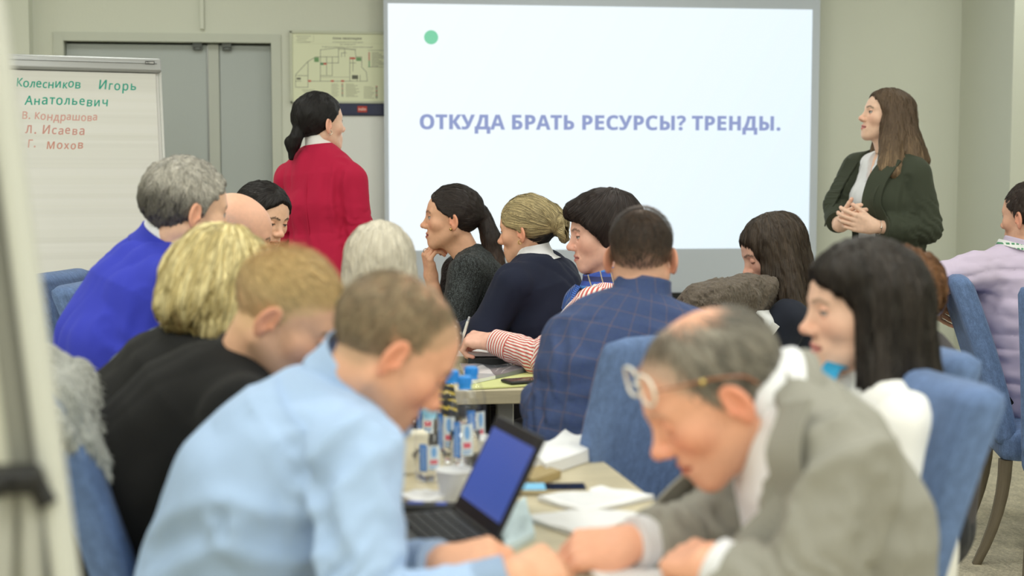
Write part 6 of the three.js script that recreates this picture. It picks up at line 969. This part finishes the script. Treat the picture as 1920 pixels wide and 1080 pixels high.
// 18 man in the grey suit with spectacles, nearest on the right
{
  const wR = A(1188, 1018, 2.28), eR = A(1335, 1000, 2.36), wL = A(1338, 1058, 2.07), eL = A(1505, 1150, 1.99);
  const hR = handParts(wR, A(1060, 1035, 2.27).sub(wR), V(0.15, 0.85, 0.5), -1, { from: eR.clone().lerp(wR, 0.72), curl: [[0.5, 0.6, 0.3], [0.7, 0.8, 0.5], [0.85, 0.95, 0.6], [0.95, 1.0, 0.6]], thumb: [0.75, 0.45, 0.35], wristR: 0.032, scale: 1.04 });
  const hL = handParts(wL, A(1262, 1040, 2.17).sub(wL), V(0.0, 0.7, 0.7), 1, { from: eL.clone().lerp(wL, 0.75), curl: [1.1, 1.15, 1.2, 1.25], thumb: [0.7, 0.45, 0.15], scale: 1.04 });
  const P = person({ label: 'balding grey-haired man in a grey suit with raised spectacles, bending forward', facing: heading(1500, -78), neck: A(1458, 772, 2.22), pelvis: A(1560, 1285, 2.26), hunch: 0.05, wide: 1.06, deep: 1.0,
    shoulderL: A(1592, 888, 2.03), shoulderR: A(1462, 842, 2.42), elbowL: eL, wristL: wL, elbowR: eR, wristR: wR, hands: [hR, hL],
    head: { at: A(1338, 738, 2.2), yaw: heading(1335, -79), pitch: 31, roll: 0, skin: lin(228, 166, 136), flush: 0.9, age: 0.9, stubble: 0.12, scale: 1.1, lid: -0.005, nose: 1.6, brow: [0.3, 0.22, 0.16], browAmount: 0.4, scalp: [lin(160, 146, 130), ((g) => (x, y, z) => 0.7 * g(x, y, z))(grows(-0.055, -0.004, [0.108, -0.03, 0.056, 1], 0.014))] },
    hair: { noBase: true, dens: grows(-0.055, -0.004, [0.108, -0.03, 0.052, 1]), density: 150000, color: lin(136, 128, 116), shell: { top: 0.0015, side: 0.0015, rear: 0.002 }, seed: 26, length: 0.026, mess: 0.35, lift: 0.004, strand: 0.00055, tone: 0.5, wave: 0.003, nape: -0.05, lineShift: -0.012, cut: () => [[ellip(0, 0.122, -0.025, 0.04, 0.04, 0.05), 0.012]], line: [[-0.09, -0.06], [-0.07, -0.045], [-0.03, -0.022], [-0.018, 0.004], [0.0, 0.02], [0.02, 0.032], [0.035, 0.04], [0.06, 0.05], [0.085, 0.068], [0.13, 0.1]], edge: 0.016, widow: 0.25,
      comb: V(0, -0.1, -0.6), combAmount: 0.4, colorAt: (x, y, z) => { const k = 0.7 + 0.45 * noise(x * 45, y * 45, z * 45); const q = sstep(0.0, 0.05, z) * sstep(0.05, 0.08, y); return [lerp(0.33, 0.46, q) * k, lerp(0.3, 0.36, q) * k, lerp(0.25, 0.26, q) * k]; } } });
  const grey = cloth(rgb(150, 148, 139), { sheen: 0.15 }), wh = cloth(rgb(244, 245, 250));
  garment(P, 'shirt', wh, { g: 0.003, sleeves: 0, folds: 0.002, cell: 0.012, traps: 0.004 });
  collar(P, 'shirt_collar', wh, { y0: -0.02, h: 0.066, r: 0.016, gap: 0.25, flare: 0.018, th: 0.006, dip: 0.035 });
  garment(P, 'suit_jacket', grey, { g: 0.021, sleeves: 1.86, cuff: 0.022, folds: 0.006, foldScale: 7, foldDir: V(1, 0.6, 0.8), rings: 0.006, cell: 0.009, seed: 27, creases: [[[[1640, 790], [1560, 815], [1505, 855], [1466, 925], [1462, 985]], 0.016, 0.022], [[[1660, 880], [1640, 960], [1618, 1070]], 0.017, 0.018], [[[1480, 960], [1530, 925], [1590, 905]], 0.014, 0.009], [[[1475, 1020], [1510, 985], [1560, 960]], 0.014, 0.009], [[[1350, 905], [1380, 920], [1420, 900]], 0.013, 0.008], [[[1300, 940], [1340, 965], [1390, 950]], 0.012, 0.007], [[[1660, 985], [1710, 1000], [1760, 985]], 0.016, 0.008]], cuts: (b) => [openFront(b, 0.18, 0.0, 0.1)] });
  collar(P, 'jacket_collar', grey, { y0: -0.05, h: 0.05, r: 0.034, gap: 1.0, flare: 0.022, th: 0.008, dip: 0.03 });
  const TA = torsoAxes(P.b);
  for (const d of [1, -1]) P.part('lapel', ribbon([[0.15, 0.49], [0.182, 0.43], [0.175, 0.35], [0.13, 0.25], [0.066, 0.15]].map(([u, s]) => onCloth(P, 'suit_jacket', d * u, s, 1, 0.006)), TA.Z.clone().multiplyScalar(0.85).addScaledVector(TA.X, d * 0.5), 0.07, 0.006), grey);
  for (const [e, w] of [[eL, wL], [eR, wR]]) P.part('shirt_cuff', rod(e.clone().lerp(w, 0.8), e.clone().lerp(w, 0.995), 0.044, 0.0425, 28), wh);
  suitTrousers(P, rgb(120, 118, 112)); shoes(P, rgb(30, 22, 18));
  // spectacles pushed up on the brow
  const hd = (x, y, z) => V(x, y - 0.04, z - 0.06).applyEuler(new THREE.Euler(-0.1, 0.13, -0.12)).add(V(0, 0.06, 0.026)).applyMatrix4(P.b.headM), ring = (d) => pipe([...Array(14)].map((_, i) => { const a = i / 14 * 6.2832, q = 0.88; return hd(d * 0.033 + Math.cos(a) * 0.027, 0.04 + Math.sin(a) * 0.024 * q, 0.122 - 0.14 * Math.abs(Math.cos(a) * 0.026 + 0.033 - 0.02) - Math.sin(a) * 0.004); }), 0.0027, 60, 8, true);
  const base = P.base, G = thing('spectacles', 'clear-framed spectacles pushed up on the brow of the man in grey', 'glasses', hd(0, 0.04, 0.12)), rel = (g) => g.translate(-G.position.x, -G.position.y, -G.position.z);
  part('rim', [rel(ring(1)), rel(ring(-1)), rel(pipe([hd(0.008, 0.043, 0.122), hd(0, 0.046, 0.124), hd(-0.008, 0.043, 0.122)], 0.0026, 12, 8))], phys(rgb(232, 228, 216), 0.25, { clearcoat: 0.6 }), G);
  for (const d of [1, -1]) { const lg = new THREE.CircleGeometry(1, 28), p = lg.attributes.position; for (let i = 0; i < p.count; i++) { const x = p.getX(i) * 0.025, y = p.getY(i) * 0.0172, q = hd(d * (0.033 + x), 0.04 + y, 0.122 - 0.14 * Math.abs(x + 0.013) - y * 0.2); p.setXYZ(i, q.x, q.y, q.z); } lg.computeVertexNormals(); part('lens', rel(lg), phys(0xffffff, 0.02, { transmission: 1, thickness: 0, ior: 1.3, specularIntensity: 0.4 }), G);
    part('temple', rel(pipe([hd(d * 0.06, 0.042, 0.112), hd(d * 0.078, 0.038, 0.08), hd(d * 0.088, 0.03, 0.04), hd(d * 0.092, 0.014, 0.0), hd(d * 0.09, -0.004, -0.014)], 0.0022, 40, 8)), phys(rgb(150, 96, 66), 0.3, { clearcoat: 0.5 }), G, 'amber temple');
    const hp = hd(d * 0.088, 0.033, 0.056); part('hinge_dot', rel(new THREE.SphereGeometry(0.005, 12, 10).translate(hp.x, hp.y, hp.z)), std(rgb(214, 190, 120), 0.2, { metalness: 0.9 }), G); }
}
// ---------------------------------------------------------------- garments left on chairs
function drape(name, label, chair, mat, o) {
  const inv = chair.matrixWorld.clone().invert(), t = thing(name, label, o.category ?? 'clothing', V(chair.position.x, 0, chair.position.z), chair.rotation.y);
  const q = (x, y, z) => { const s = (y - 0.48) / 0.54, l = s > 0 ? 0.12 * s + 0.05 * s * s : 0; return [x, y, z + 0.205 + l]; };   // the chair's leaning back stood upright
  const w = o.width ?? 0.26, low = o.low, top = 1.035 + (o.lift ?? 0.015), f = (x, y, z) => { const [a, b, c] = q(x, y, z), lo = low + 0.06 * noise(a * 6, 2, o.seed ?? 1), cy = (top + lo) / 2, hy = (top - lo) / 2, r = 0.07, dx = Math.abs(a) - (w - r), dy = Math.abs(b - cy) - (hy - r), dz = Math.abs(c) - ((o.thick ?? 0.085) - r); const d = Math.hypot(Math.max(dx, 0), Math.max(dy, 0), Math.max(dz, 0)) + Math.min(Math.max(dx, dy, dz), 0) - r; return (d + (o.folds ?? 0.012) * noise(a * 14, b * 5, c * 14 + (o.seed ?? 1)) + (o.fuzz ?? 0.003) * noise(a * 70, b * 70, c * 70)) * 0.85; };
  const g = plainGeo(netMesh(f, V(-w - 0.05, low - 0.12, -0.6), V(w + 0.05, top + 0.06, 0.0), 0.008)), uv = new Float32Array(g.attributes.position.count * 2); for (let i = 0; i < uv.length / 2; i++) { uv[i * 2] = g.attributes.position.getX(i); uv[i * 2 + 1] = g.attributes.position.getY(i); } g.setAttribute('uv', new THREE.BufferAttribute(uv, 2));
  part('cloth', g, mat, t);
  if (o.tufts) { const r = rng(o.seed ?? 3), P = g.attributes.position, N = g.attributes.normal, pos = [], nor = [], ix = []; for (let i = 0; i < o.tufts; i++) { const k = Math.floor(r() * P.count), a = V().fromBufferAttribute(P, k), n = V().fromBufferAttribute(N, k), d = V(r() - 0.5, -0.7 - r(), r() - 0.5).addScaledVector(n, 0.5).normalize(), s = V().crossVectors(d, n).normalize().multiplyScalar(o.tuftW ?? 0.002), L = (o.tuftL ?? 0.02) * (0.6 + 0.8 * r()), b = pos.length / 3; for (const [u, c] of [[0, 1], [0, -1], [0.6, 1], [0.6, -1], [1, 0]]) { const p = a.clone().addScaledVector(d, L * u).addScaledVector(n, L * 0.25 * u).addScaledVector(s, c); pos.push(p.x, p.y, p.z); nor.push(n.x, n.y, n.z); } ix.push(b, b + 1, b + 2, b + 1, b + 3, b + 2, b + 2, b + 3, b + 4); } part('tufts', plainGeo({ pos, nor, idx: ix }), o.tuftMat ?? mat, t); }
  return t;
}
drape('jacket', 'brown-grey knitted jacket hung over a chair back in the middle distance', chairCoat, cloth(rgb(126, 114, 102), { map: sized(woolMap, 0.12) }), { low: 0.5, width: 0.275, seed: 4, folds: 0.01, tufts: 6000, tuftL: 0.008, tuftW: 0.0008, tuftMat: std(rgb(128, 117, 106), 0.95), category: 'jacket' });
drape('cardigan', 'pale grey shaggy cardigan slung over the blue chair at the left', chairThrow, cloth(rgb(204, 206, 200), { map: sized(woolMap, 0.2) }), { low: 0.84, width: 0.235, thick: 0.07, seed: 6, folds: 0.018, fuzz: 0.004, tufts: 9000, tuftL: 0.012, tuftW: 0.0009, tuftMat: std(rgb(206, 208, 202), 0.95), category: 'cardigan' });

// every light casts shadows
scene.traverse((o) => { if (o.isLight) o.castShadow = !o.isRectAreaLight; });
renderer.render(scene, camera);
